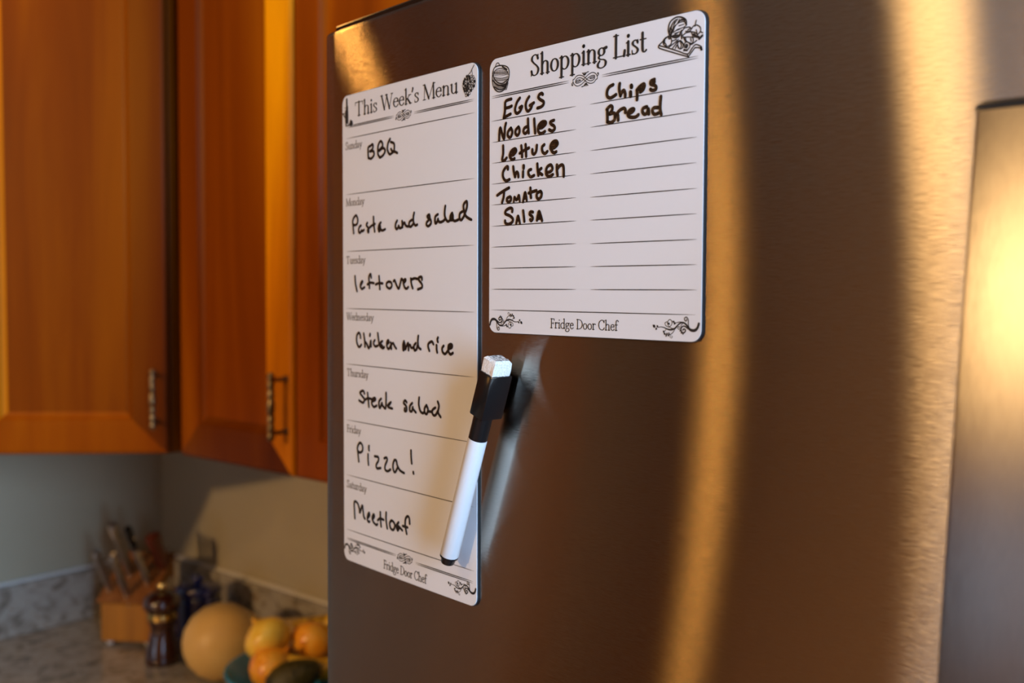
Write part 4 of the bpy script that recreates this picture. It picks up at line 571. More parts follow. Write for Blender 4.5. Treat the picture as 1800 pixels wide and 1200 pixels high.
',0.4,0.06],[4.61,-42.23,12.98,-42.23,39.47,-42.23,65.96,-42.23,74.33,-42.23]]],[2,[[0.06,0.4,0.5,0.4,0.06],[4.74,-54.54,13.11,-54.54,39.62,-54.54,66.1'
'3,-54.54,74.5,-54.54]]],[2,[[0.06,0.4,0.5,0.4,0.06],[-74.96,-66.66,-57.09,-66.66,-0.49,-66.66,56.1,-66.66,73.98,-66.66]]]],"DB":[[2,[[[0.06,0.55,0.55,'
'0.06],[-75.3,58.43,-62.63,58.43,-24.63,58.43,-11.97,58.43]],[[0.06,0.55,0.55,0.06],[-75.3,57.43,-62.63,57.43,-24.63,57.43,-11.97,57.43]]]],[2,[[[0.06,'
'0.55,0.55,0.06],[12.02,57.99,24.37,57.99,61.41,57.99,73.76,57.99]],[[0.06,0.55,0.55,0.06],[12.02,56.99,24.37,56.99,61.41,56.99,73.76,56.99]]]],[1,[[[0'
'.06,0.55,0.55,0.06],[-70.01,143.61,-58.15,143.61,-22.56,143.61,-10.7,143.61]],[[0.06,0.55,0.55,0.06],[-70.01,142.61,-58.15,142.61,-22.56,142.61,-10.7,'
'142.61]]]],[1,[[[0.06,0.55,0.55,0.06],[11.86,143.2,23.99,143.2,60.38,143.2,72.52,143.2]],[[0.06,0.55,0.55,0.06],[11.86,142.2,23.99,142.2,60.38,142.2,7'
'2.52,142.2]]]],[1,[[[0.06,0.55,0.55,0.06],[-72.62,-148.94,-59.88,-148.94,-21.65,-148.94,-8.91,-148.94]],[[0.06,0.55,0.55,0.06],[-72.62,-149.94,-59.88,'
'-149.94,-21.65,-149.94,-8.91,-149.94]]]],[1,[[[0.06,0.55,0.55,0.06],[13.34,-149.58,25.24,-149.58,60.94,-149.58,72.84,-149.58]],[[0.06,0.55,0.55,0.06],'
'[13.34,-150.58,25.24,-150.58,60.94,-150.58,72.84,-150.58]]]]],"TX":[[1,"This Week\'s Menu",-59.18,149.19,116.99,9.63,"title"],[2,"Shopping List",-42.48'
',65.32,84.33,11.41,"title"],[2,"Fridge Door Chef",-25.36,-75.94,49.86,5.24,"foot"],[1,"Fridge Door Chef",-24.48,-161.23,49.73,5.84,"foot"],[1,"Sunday"'
',-72.07,127.33,21.86,5.18,"day"],[1,"Monday",-71.6,87.85,24.24,5.2,"day"],[1,"Tuesday",-71.75,47.29,25.48,5.23,"day"],[1,"Wednesday",-71.59,7.51,35.58'
',5.26,"day"],[1,"Thursday",-71.5,-32.27,28.58,5.29,"day"],[1,"Friday",-71.65,-72.47,18.76,5.32,"day"],[1,"Saturday",-72.11,-112.34,26.49,5.35,"day"]]}')
D = json.loads(DATA); PP = D['P']
X0, Y0, TH0, KAP = PP['x0'], PP['y0'], PP['th0'], PP['k']
def surf(s, off, z):                     # s along the bowed front, off outwards
    th = TH0 + KAP*s
    x = X0 + (math.sin(th)-math.sin(TH0))/KAP; y = Y0 - (math.cos(th)-math.cos(TH0))/KAP
    return Vector((x + math.sin(th)*off, y - math.cos(th)*off, z))
FR = -.0017
ZTOP = PP['zt'] + .001
fr = thing('refrigerator', 'brushed stainless steel refrigerator with bowed doors filling the right of the photo', 'refrigerator')
def fridge_door(s0, s1, z0, z1, name='door'):
    def loop(inset, z):
        r = .0035; a0, a1 = s0+inset, s1-inset; f = FR-inset; pts = []
        pts.append(surf(a0, f-.055, z))
        for q in range(5):
            a = PI/2*q/4; pts.append(surf(a0 + r - r*math.cos(a), f - r + r*math.sin(a), z))
        n = 48
        for q in range(1, n): pts.append(surf(a0+r + (a1-a0-2*r)*q/n, f, z))
        for q in range(5):
            a = PI/2*(1-q/4); pts.append(surf(a1 - r + r*math.cos(a), f - r + r*math.sin(a), z))
        pts.append(surf(a1, f-.055, z)); return pts
    R = .0040; L = []
    for q in range(5): a = PI/2*(1-q/4); L.append(loop(R*(1-math.cos(a)) if False else R*(1-math.cos(PI/2-a)) if False else R*(1-math.sin(PI/2*q/4)), z0 + R*(1-math.cos(PI/2*q/4))))
    nz = 6
    for q in range(1, nz): L.append(loop(0, z0+R + (z1-z0-2*R)*q/nz))
    for q in range(5): a = PI/2*q/4; L.append(loop(R*(1-math.cos(a)), z1-R + R*math.sin(a)))
    return MB().loops(L).build(name, MAT['door_steel'], fr, smooth=True)
SPL = .545
d1 = fridge_door(-.0075, SPL, .72, ZTOP); d2 = fridge_door(SPL+.005, 1.09, .72, ZTOP); d3 = fridge_door(-.0075, 1.09, .07, .712, 'freezer_drawer')
for d, a, b in ((d1, -.0035, SPL-.004), (d2, SPL+.009, 1.086)):
    mb = MB(); L = []
    for z in (ZTOP-.004, ZTOP+.0052):
        L.append([surf(a, FR-.052, z)] + [surf(a+(b-a)*q/30, FR-.0065, z) for q in range(31)] + [surf(b, FR-.052, z)])
    mb.loops(L).build('top_cap', MAT['black_plastic'], d, bevel=.0012)
thm = TH0 + KAP*.545; Ud = Vector((math.cos(thm), math.sin(thm), 0)); Bd = Vector((-math.sin(thm), math.cos(thm), 0))
o0 = surf(.0, FR-.085, 0); 
MB().box((.006, 0, .03), (1.075, .60, ZTOP-.03), lambda a, b, z: o0 + Ud*a + Bd*b + Vector((0, 0, z))).build('case', MAT['gray_case'], fr, bevel=.004)
MB().box((.05, .02, 0), (1.03, .55, .035), lambda a, b, z: o0 + Ud*a + Bd*b + Vector((0, 0, z))).build('foot_rail', MAT['black_plastic'], fr)
gk = MB()
for a, b in ((.01, SPL-.01), (SPL+.015, 1.08)):
    gk.loops([[surf(a, FR-.054, z)] + [surf(a+(b-a)*q/12, FR-.055, z) for q in range(1, 12)] + [surf(b, FR-.054, z), surf(b, FR-.088, z)] + [surf(b-(b-a)*q/12, FR-.088, z) for q in range(1, 12)] + [surf(a, FR-.088, z)] for z in (.74, ZTOP-.04)])
gk.build('gasket', MAT['gray_case'], fr)
# bowed flat-bar handles
def handle(parent, sL, wid, z0, z1, HN=.0405, HB=.020):
    def off(z): t = (z-z0)/(z1-z0); return HN + HB*math.sin(PI*min(1, max(0, t)))
    hw = wid/2; sc = sL+hw; TH = .012; e = .0022; L = []
    def prof(z, sh=0, dn=0):
        o = off(z)-dn; P = []
        for ds, do in ((-hw, -TH), (-hw, -e), (-hw+e*.3, -e*.3), (-hw+e, 0), (hw-e, 0), (hw-e*.3, -e*.3), (hw, -e), (hw, -TH)):
            P.append(surf(sc+ds*(1-sh), o+do, z))
        return P
    n = 40
    for q in range(n+1): L.append(prof(z0 + (z1-z0)*q/n))
    h = MB().loops(L).build('handle', MAT['handle_steel'], parent, smooth=True)
    for zz, dz in ((z1, .0042), (z0, -.0042)):
        mb = MB(); L = []
        for q, (dn, k, sh) in enumerate(((-.0002, 0, -.01), (.0012, .55, 0), (.005, 1, .06), (.011, 1.0, .10))):
            z = zz + dz*k; o = off(zz); P = []
            for ds, do in ((-hw, -TH-.028), (-hw, -.003), (-hw+.003, 0), (hw-.003, 0), (hw, -.003), (hw, -TH-.028)):
                P.append(surf(sc+ds*(1-sh), (o-dn if do > -.01 else FR-.001+.0*dn) if True else 0, z))
            L.append(P)
        mb.loops(L, True, True).build('handle_cap', MAT['cap_dark'], parent, bevel=.0006)
    return h
handle(d1, .4806, .036, .95, 1.6636, .040, .026)
handle(d2, 1.09-.4806-.036+.0, .036, .95, 1.6636, .040, .026)
# ------------------------------------------------------------------ magnetic write-on sheets
BR = {1: (PP['s1'], PP['z1'], PP['t1'], PP['w1'], .33), 2: (PP['s2'], PP['z2'], PP['t2'], PP['w2'], PP['h2'])}
def bpt(b, u, v, off):                   # millimetres on the sheet -> world
    S, Z, t = BR[b][:3]; u /= 1000; v /= 1000
    return surf(S + u*math.cos(t) - v*math.sin(t), off, Z + u*math.sin(t) + v*math.cos(t))
def sheet(b, grow, off0, off1, rad=6.0):
    _, _, _, w, h = BR[b]; hw, hh = w*500+grow, h*500+grow; xs = []
    # columns so that the sheet follows the bow
    def col(x):
        dx = max(0, abs(x)-(hw-rad)); return hh - rad + math.sqrt(max(0, rad*rad-dx*dx))
    X = [-hw + rad*(1-math.cos(PI/2*q/6)) for q in range(7)]
    X += [-hw+rad + (2*hw-2*rad)*q/16 for q in range(1, 16)]
    X += [hw - rad*(1-math.cos(PI/2*(1-q/6))) for q in range(7)]
    ring = [(x, col(x)) for x in X] + [(x, -col(x)) for x in reversed(X)]
    n = len(X); m = len(ring)
    mb = MB(); vs = [bpt(b, u, v, off1) for u, v in ring] + [bpt(b, u, v, off0) for u, v in ring]
    fs = [(i, i+1, m-2-i, m-1-i) for i in range(n-1)] + [(m+i+1, m+i, m+m-1-i, m+m-2-i) for i in range(n-1)]
    fs += [(i, m+i, m+(i+1) % m, (i+1) % m) for i in range(m)]
    mb.add(vs, fs); return mb
def cr(P, n=5):
    if len(P) < 3: return P
    Q = [P[0]] + P + [P[-1]]; out = []
    for i in range(1, len(Q)-2):
        p0, p1, p2, p3 = Q[i-1:i+3]
        for k in range(n):
            t = k/n; out.append(tuple(.5*((2*b_)+(-a+c)*t+(2*a-5*b_+4*c-d)*t*t+(-a+3*b_-3*c+d)*t**3) for a, b_, c, d in zip(p0, p1, p2, p3)))
    return out + [P[-1]]
def ribbon(mb, b, pts, ws, off, caps=True, seg=6):
    """flat stroke of ink: pts in mm, ws widths in mm"""
    n = len(pts); L = []; Rr = []
    for i, (x, y) in enumerate(pts):
        a = pts[max(0, i-1)]; c = pts[min(n-1, i+1)]; dx, dy = c[0]-a[0], c[1]-a[1]; l = math.hypot(dx, dy) or 1e-6
        nx, ny = -dy/l*ws[i]/2, dx/l*ws[i]/2; L.append((x+nx, y+ny)); Rr.append((x-nx, y-ny))
    vs = [bpt(b, *p, off) for p in L+Rr]; fs = [(i, i+1, n+i+1, n+i) for i in range(n-1)]
    mb.add(vs, fs)
    if caps:
        for e in (0, n-1):
            x, y = pts[e]; r = ws[e]/2
            k = 12; mb.add([bpt(b, x, y, off)] + [bpt(b, x+r*math.cos(2*PI*q/k), y+r*math.sin(2*PI*q/k), off) for q in range(k)], [(0, 1+q, 1+(q+1) % k) for q in range(k)])
def dec(w, flat, n=5):
    P = [(flat[i], flat[i+1]) for i in range(0, len(flat), 2)]
    if isinstance(w, list):
        T = cr([(x, y, q) for (x, y), q in zip(P, w)], n); return [(a, b_) for a, b_, _ in T], [max(.05, c) for _, _, c in T]
    P = cr(P, n); return P, [w]*len(P)
# roman letters drawn with a broad pen (cap height 1): kinds s smooth, l straight, T thick, t thin, d dot
def ell(cx, cy, rx, ry, n=16, a0=90): return [(cx+rx*math.cos(math.radians(a0)+2*PI*q/n), cy+ry*math.sin(math.radians(a0)+2*PI*q/n)) for q in range(n+1)]
GL = {
'T': (.80, [('l', [(.39, 1), (.39, 0)]), ('t', [(.04, .97), (.74, .97)]), ('t', [(.05, .97), (.03, .76)]), ('t', [(.73, .97), (.75, .76)]), ('t', [(.26, .02), (.52, .02)])]),
'h': (.60, [('l', [(.13, 1.02), (.13, 0)]), ('t', [(.03, .98), (.13, 1.01)]), ('t', [(.03, .02), (.24, .02)]), ('s', [(.13, .42), (.22, .56), (.34, .60), (.44, .52), (.46, .36), (.46, 0)]), ('t', [(.37, .02), (.57, .02)])]),
'i': (.29, [('l', [(.15, .60), (.15, 0)]), ('t', [(.05, .56), (.15, .60)]), ('t', [(.05, .02), (.26, .02)]), ('d', [(.15, .86)])]),
's': (.42, [('s', [(.33, .50), (.28, .58), (.18, .60), (.09, .52), (.12, .40), (.27, .27), (.34, .15), (.27, .03), (.15, 0), (.07, .04)]), ('t', [(.34, .60), (.34, .44)]), ('t', [(.06, .17), (.06, .0)])]),
'W': (1.08, [('T', [(.10, .98), (.34, 0)]), ('t', [(.34, 0), (.56, .98)]), ('T', [(.52, .98), (.78, 0)]), ('t', [(.78, 0), (1.0, .98)]), ('t', [(0, .98), (.2, .98)]), ('t', [(.42, .98), (.62, .98)]), ('t', [(.90, .98), (1.08, .98)])]),
'e': (.49, [('t', [(.07, .35), (.42, .36)]), ('s', [(.42, .36), (.39, .53), (.27, .60), (.13, .52), (.07, .35), (.09, .16), (.2, .02), (.32, .01), (.44, .13)])]),
'k': (.57, [('l', [(.13, 1.02), (.13, 0)]), ('t', [(.03, .98), (.13, 1.01)]), ('t', [(.03, .02), (.24, .02)]), ('t', [(.14, .26), (.43, .58)]), ('T', [(.25, .36), (.48, .02)]), ('t', [(.34, .59), (.54, .59)]), ('t', [(.40, .02), (.60, .02)])]),
"'": (.22, [('T', [(.12, .98), (.12, .92)]), ('l', [(.13, .96), (.07, .76)])]),
'M': (.98, [('t', [(.15, .98), (.12, 0)]), ('T', [(.15, .98), (.47, .04)]), ('t', [(.47, .04), (.82, .98)]), ('T', [(.82, .98), (.85, 0)]), ('t', [(.02, .98), (.17, .98)]), ('t', [(.81, .98), (.96, .98)]), ('t', [(.02, .02), (.24, .02)]), ('t', [(.74, .02), (.97, .02)])]),
'n': (.60, [('l', [(.13, .60), (.13, 0)]), ('t', [(.03, .56), (.13, .60)]), ('t', [(.03, .02), (.24, .02)]), ('s', [(.13, .42), (.22, .56), (.34, .60), (.44, .52), (.46, .36), (.46, 0)]), ('t', [(.37, .02), (.57, .02)])]),
'u': (.61, [('s', [(.13, .58), (.13, .22), (.18, .05), (.30, 0), (.46, .14)]), ('l', [(.46, .60), (.46, 0)]), ('t', [(.03, .58), (.14, .58)]), ('t', [(.36, .58), (.46, .58)]), ('t', [(.46, .0), (.57, .04)])]),
'S': (.60, [('s', [(.47, .80), (.41, .95), (.28, 1.0), (.14, .92), (.11, .76), (.22, .61), (.40, .45), (.50, .27), (.43, .07), (.28, 0), (.14, .06), (.08, .22)]), ('t', [(.48, .99), (.48, .76)]), ('t', [(.08, .26), (.07, .0)])]),
'o': (.54, [('s', ell(.27, .30, .20, .29))]),
'p': (.62, [('l', [(.14, .60), (.14, -.36)]), ('t', [(.03, .56), (.14, .60)]), ('t', [(.02, -.36), (.27, -.36)]), ('s', [(.14, .46), (.25, .58), (.40, .58), (.52, .42), (.52, .2), (.42, .03), (.27, 0), (.14, .1)])]),
'g': (.53, [('s', ell(.23, .42, .15, .17)), ('T', [(.36, .54), (.49, .57)]), ('s', [(.15, .27), (.09, .18), (.16, .09), (.36, .04), (.46, -.08), (.41, -.25), (.24, -.32), (.08, -.27), (.04, -.14), (.13, .0)])]),
'L': (.66, [('l', [(.18, 1), (.18, 0)]), ('t', [(.05, .98), (.31, .98)]), ('t', [(.05, .02), (.60, .02)]), ('l', [(.60, .02), (.63, .24)])]),
't': (.35, [('s', [(.15, .84), (.15, .3), (.17, .07), (.25, 0), (.34, .07)]), ('t', [(.02, .57), (.32, .57)])]),
'F': (.56, [('l', [(.17, 1), (.17, 0)]), ('t', [(.05, .98), (.51, .98)]), ('t', [(.51, .98), (.52, .80)]), ('t', [(.17, .52), (.41, .52)]), ('t', [(.41, .6), (.41, .43)]), ('t', [(.05, .02), (.29, .02)])]),
'r': (.42, [('l', [(.13, .60), (.13, 0)]), ('t', [(.03, .56), (.13, .60)]), ('t', [(.03, .02), (.25, .02)]), ('s', [(.13, .42), (.21, .55), (.32, .60), (.39, .53)])]),
'd': (.60, [('s', [(.46, .48), (.34, .59), (.2, .57), (.07, .42), (.07, .18), (.18, .02), (.33, 0), (.46, .12)]), ('l', [(.47, 1.02), (.47, 0)]), ('t', [(.37, .98), (.47, 1.01)]), ('t', [(.47, 0), (.57, .04)])]),
'D': (.78, [('l', [(.17, 1), (.17, 0)]), ('s', [(.05, .98), (.35, .98), (.6, .86), (.71, .6), (.70, .35), (.57, .12), (.35, .02), (.05, .02)])]),
'C': (.74, [('s', [(.65, .76), (.57, .93), (.42, 1.), (.22, .92), (.08, .68), (.07, .38), (.2, .1), (.42, 0), (.58, .06), (.68, .22)]), ('t', [(.66, .98), (.66, .74)])]),
'f': (.34, [('s', [(.40, .90), (.31, 1.03), (.19, .98), (.15, .82), (.15, .5), (.15, 0)]), ('t', [(.02, .57), (.32, .57)]), ('t', [(.05, .02), (.27, .02)])]),
'a': (.50, [('s', [(.08, .46), (.14, .57), (.25, .60), (.35, .53), (.36, .36), (.36, .08), (.40, .01), (.48, .05)]), ('s', [(.36, .36), (.2, .31), (.07, .2), (.08, .06), (.18, 0), (.3, .06), (.36, .14)])]),
'y': (.55, [('T', [(.09, .58), (.29, .02)]), ('s', [(.49, .58), (.30, .03), (.19, -.25), (.07, -.32)]), ('t', [(.0, .58), (.19, .58)]), ('t', [(.40, .58), (.58, .58)])]),
' ': (.28, []), }
def roman(mb, b, txt, x, y, width, cap, thick, thin, off):
    tot = sum(GL[c][0] for c in txt); sx = width/tot; px = 0
    for c in txt:
        adv, st = GL[c]
        for kind, P in st:
            Q = [(x+(px+u)*sx, y+v*cap) for u, v in P]
            if kind == 'd':
                ribbon(mb, b, [(Q[0][0]-.01, Q[0][1]), (Q[0][0]+.01, Q[0][1])], [thick*1.25*cap]*2, off); continue
            if kind in 'sl': Q = cr(Q, 4)
            W = []
            for i in range(len(Q)):
                a = Q[max(0, i-1)]; e = Q[min(len(Q)-1, i+1)]; l = math.hypot(e[0]-a[0], e[1]-a[1]) or 1
                k = (abs(e[1]-a[1])/l)**2.2
                W.append(cap*{'s': thin+(thick-thin)*k, 'l': thin+(thick-thin)*k, 'T': thick, 't': thin}[kind])
            ribbon(mb, b, Q, W, off)
        px += adv
INK = .00014
def make_board(b, name, label):
    t = thing(name, label, 'whiteboard')
    sheet(b, .35, -.0016, -.0004).build('magnet_backing', MAT['board_back'], t)
    sheet(b, 0, -.0004, 0).build('sheet', MAT['board_white'], t)
    for bb, (w, fl) in D['RU']:
        if bb == b:
            mb = MB(); P, W = dec(w, fl, 3); ribbon(mb, b, P, W, INK, False); mb.build('rule_line', MAT['print'], t)
    for bb, S in D['DB']:
        if bb == b:
            mb = MB()
            for w, fl in S: P, W = dec(w, fl, 3); ribbon(mb, b, P, W, INK, False)
            mb.build('double_rule', MAT['print'], t)
    for bb, nm, S in D['A']:
        if bb == b:
            mb = MB()
            for w, fl in S: P, W = dec(w, fl, 5); ribbon(mb, b, P, W, INK)
            mb.build(nm, MAT['print'], t)
    for bb, txt, x, y, w, cap, kind in D['TX']:
        if bb == b:
            mb = MB(); th, tn = {'title': (.15, .058), 'foot': (.115, .075), 'day': (.12, .065)}[kind]
            roman(mb, b, txt, x, y, w, cap, th, tn, INK)
            mb.build({'title': 'printed_title', 'foot': 'printed_footer', 'day': 'printed_day_name'}[kind], MAT['print_gray' if kind == 'day' else 'print'], t)
    for txt, (bb, S) in D['H'].items():
        if bb == b:
            mb = MB()
            for w, fl in S: P, W = dec(w, fl, 5); ribbon(mb, b, P, W, INK*1.8)
            o = mb.build('handwriting', MAT['marker_ink' if b == 2 else 'marker_ink_old'], t)
            o['label'] = 'black marker handwriting reading ' + txt
    return t
make_board(1, 'menu_board', 'tall white magnetic weekly menu sheet with seven handwritten meals on the steel fridge door')
make_board(2, 'shopping_list_board', 'squarish white magnetic shopping list sheet with two ruled columns on the fridge door')
# ------------------------------------------------------------------ marker pen
def on_off(px, py, off):                 # point at a given stand-off from the bowed door
    lo, hi = .05, 1.4; d = ray(px, py)
    def g(t):
        p = CAM + d*t
        cx, cy = X0 - math.sin(TH0)/KAP, Y0 + math.cos(TH0)/KAP      # centre of the bow
        return 1/KAP, math.hypot(p.x-cx, p.y-cy)
    for _ in range(60):
        m = (lo+hi)/2; Rr, q = g(m)
        if q - Rr > off: lo = m
        else: hi = m
    return CAM + d*lo
mk = thing('dry_erase_marker', 'white dry-erase marker with black eraser cap stuck across the edge of the menu sheet', 'marker')
AX = .0105
pt = on_off(873.5, 633, AX); pb = on_off(787, 987, AX)
az = (pt-pb).normalized()
sm = PP['s1']+.06; thn = TH0+KAP*.205
nn = Vector((math.sin(thn), -math.cos(thn), 0)); nn = (nn - az*nn.dot(az)).normalized(); ss = az.cross(nn).normalized()
if ss.dot(Vector((1, 0, 0))) < 0: ss = -ss
Lm = (pt-pb).length
def mkp(a, b, c): return pb + ss*a + nn*b + az*c     # across, out, along from the tip
rb = .0058
MB().lathe([(rb*.93, .0045), (rb, .0052), (rb, .0835), (rb*.98, .0845)], 36, pb, az).build('barrel', MAT['white_plastic'], mk, smooth=True)
MB().lathe([(rb*.70, -.0005), (rb*.76, .0003), (rb*.80, .0032), (rb*1.0, .0038), (rb*1.0, .0050)], 30, pb, az).build('end_plug', MAT['black_plastic'], mk, smooth=True)
MB().lathe([(rb*.99, .0842), (rb*.99, .100)], 30, pb, az).build('neck', MAT['black_plastic'], mk, smooth=True)
c0, c1 = .0985, Lm-.008
back = -AX+.0006; front = .0062; side = .0060
mb = MB(); mb.box((-side, back, c0), (side, front, c1), mkp)
cap = mb.build('cap', MAT['black_plastic'], mk, bevel=.0009, smooth=True)
MB().box((-side+.0015, back-.0004, c0+.004), (side-.0015, back+.0006, c1-.003), mkp).build('magnet', MAT['cap_dark'], mk)
mb = MB(); k = .0009; Lq = []
for z, g in ((c1-.002, 0), (c1+.003, .0003), (c1+.0078, .0001), (c1+.0092, -.0012)):
    q = []
    x0_, x1_, y0_, y1_ = -side+k-g, side-k+g, back+k-g+.0015, front-k+g
    m = 8
    for a in range(m): q.append((x0_+(x1_-x0_)*a/m, y0_))
    for a in range(m): q.append((x1_, y0_+(y1_-y0_)*a/m))
    for a in range(m): q.append((x1_-(x1_-x0_)*a/m, y1_))
    for a in range(m): q.append((x0_, y1_-(y1_-y0_)*a/m))
    rr = random.Random(int(z*1e5)); Lq.append([mkp(x+rr.uniform(-.00025, .00025), y+rr.uniform(-.00025, .00025), z+rr.uniform(-.0002, .0002)) for x, y in q])
er = mb.loops(Lq).build('eraser', MAT['felt'], mk, smooth=True)
er.data.materials.append(MAT['felt_gray'])
er.data.polygons[len(er.data.polygons)-1].material_index = 1
# ------------------------------------------------------------------ things on the counter
G = CT+.0004
def rot_fn(c, ux, uy): return lambda x, y, z: c + ux*x + uy*y + Vector((0, 0, z))
# knife block
kc = at_z(178, 1133, CT); kr = at_z(264, 1130, CT); ku = (kr-kc); kw = .100; ku = Vector((1, -.10, 0)).normalized(); kd = Vector((.10, 1, 0)).normalized()
kb = thing('knife_block', 'small light oak knife block with a dark slanted top in the counter corner', 'knife block', tuple(kc+Vector((0, 0, 0))))
lf = lambda x, y, z: ku*x + kd*y + Vector((0, 0, z))
H0, H1, TK = .085, .152, .105
MB().loops([[lf(x, 0, .008), lf(x, 0, H0-.004), lf(x, -.010, H0), lf(x, TK, H1), lf(x, TK+.004, .008)] for x in (0, kw)]).build('body', MAT['block_wood'], kb, bevel=.0015)
sl = math.hypot(TK+.010, H1-H0); sy, sz = (TK+.010)/sl, (H1-H0)/sl
MB().loops([[lf(x, -.010+sy*a-sz*b, H0+sz*a+sy*b) for a, b in ((0, -.0), (0, .0035), (sl, .0035), (sl, 0))] for x in (-.003, kw+.003)]).build('slotted_top', MAT['block_top'], kb, bevel=.001)
for x, y in ((.012, .012), (kw-.012, .012), (.012, .09), (kw-.012, .09)):
    MB().lathe([(.006, 0), (.007, .004), (.007, .009)], 14, lf(x, y, 0)).build('foot', MAT['white_plastic'], kb, smooth=True)
kn = (lf(0, -sz, sy)).normalized()
KN = [(.012, .030, .085, 'satin_steel', 'steel-handled knife furthest left in the block', .0085), (.036, .072, .112, 'satin_steel', 'longest steel-handled knife standing tallest in the block', .010), (.052, .018, .090, 'satin_steel', 'steel-handled knife low at the front middle of the block', .009), (.060, .078, .100, 'black_plastic', 'black-handled knife behind the tallest steel one', .008), (.080, .050, .075, 'satin_steel', 'short steel-handled knife on the right of the block', .008), (.093, .095, .070, 'red_wood', 'broad reddish wooden handle at the right back of the block', .016)]
for x, a, ln, mt, lab, hw in KN:
    hw *= 1.25; base = kc + lf(x, -.010+sy*a-sz*.0037, H0+sz*a+sy*.0037)
    k_ = thing('kitchen_knife', lab + ' in the corner', 'knife', tuple(base), 0, 'knives in the oak block')
    dr = (Vector((-.26, -.18, .95)) + .25*kn).normalized(); sx = ku; sy2 = dr.cross(sx).normalized()
    Lp = []
    for t, w in ((.0, .75), (.12, .8), (.3, .95), (.6, .85), (.85, 1.05), (.97, 1.0), (1.0, .7)):
        Lp.append([dr*(t*ln) + sx*(hw*w*.62*math.cos(q*PI/5)) + sy2*(hw*w*math.sin(q*PI/5)) for q in range(10)])
    MB().loops(Lp).build('handle', MAT[mt], k_, smooth=True)
    if mt != 'red_wood':
        for t in (.25, .75): MB().lathe([(.0022, -hw*.75), (.0022, hw*.75)], 8, dr*(t*ln), sx).build('rivet', MAT['satin_steel' if mt != 'satin_steel' else 'cap_dark'], k_)
    MB().box((-.0012, -hw*.8, -.05), (.0012, hw*.8, .002), lambda p, q, z: sx*p + sy2*q - kn*0 + dr*z).build('blade', MAT['satin_steel'], k_)
# pepper mill
pm = at_z(286, 1163, CT); pm.z = G; u = .00104
t = thing('pepper_mill', 'dark glossy wooden pepper mill with a brass collar in front of the knife block', 'mill', tuple(pm))
MB().lathe([(.030, 0), (.0315, .003), (.0305, .012), (.028, .028), (.0235, .045), (.0205, .058), (.0215, .068), (.0255, .078), (.0255, .081)], 40).build('body', MAT['dark_wood'], t, smooth=True)
MB().lathe([(.0245, .080), (.0262, .0815), (.0268, .0865), (.0262, .0915), (.0245, .093)], 40).build('collar', MAT['brass'], t, smooth=True)
MB().lathe([(.0235, .092), (.0300, .097), (.0335, .105), (.0335, .113), (.0300, .121), (.022, .126), (.010, .129), (.004, .1295)], 40).build('head', MAT['dark_wood'], t, smooth=True)
MB().lathe([(.003, .128), (.004, .132), (.0078, .136), (.0086, .141), (.0065, .146), (.002, .148)], 24).build('knob', MAT['brass'], t, smooth=True)
# canister
c = wn(.335, .125, G)
t = thing('canister', 'dark blue speckled canister behind the pepper mill and squash', 'canister', tuple(c))
MB().lathe([(.036, 0), (.040, .004), (.042, .03), (.042, .09), (.040, .100), (.038, .102)], 40).build('body', MAT['blue_enamel'], t, smooth=True)
MB().lathe([(.0415, .102), (.0435, .105), (.0435, .112), (.040, .118), (.02, .122), (.004, .123)], 40).build('lid', MAT['blue_enamel'], t, smooth=True)
MB().lathe([(.006, .122), (.008, .126), (.012, .132), (.010, .137), (.002, .139)], 24).build('knob', MAT['blue_enamel'], t, smooth=True)
# squash lying down, neck away to the right
sc_ = at_depth(395, 1131, 1.80); sc_.z = G+.0665
t = thing('butternut_squash', 'pale tan butternut squash lying between the canister and the fruit bowl', 'squash', (sc_.x, sc_.y, G))
ax = Vector((.86, .50, .02)).normalized(); o = Vector((0, 0, .0665))
prof = [(-.072, .004), (-.070, .016), (-.064, .032), (-.050, .050), (-.028, .063), (-.004, .0665), (.018, .063), (.038, .053), (.060, .044), (.085, .040), (.115, .0395), (.140, .038), (.156, .031), (.162, .018), (.164, .005)]
L = []; xa = ax.cross(Vector((0, 0, 1))).normalized(); ya = xa.cross(ax)
for z, r in prof:
    L.append([o + ax*z + Vector((0, 0, 0 if z < .03 else -.022*min(1, (z-.03)/.06))) + xa*(r*math.cos(2*PI*q/36)) + ya*(r*math.sin(2*PI*q/36)) for q in range(36)])
MB().loops(L).build('body', MAT['squash'], t, smooth=True)
MB().lathe([(.008, 0), (.0065, .012), (.0075, .020), (.0085, .022)], 10, o + ax*.160 + Vector((0, 0, -.022)), ax).build('stem', MAT['stem'], t, smooth=True)
# bowl of fruit and onions
BH = .082; br = .118
rimL = at_z(397, 1172, G+BH)
bcn = rimL + Vector((1, .02, 0)).normalized()*br; bcn.z = G
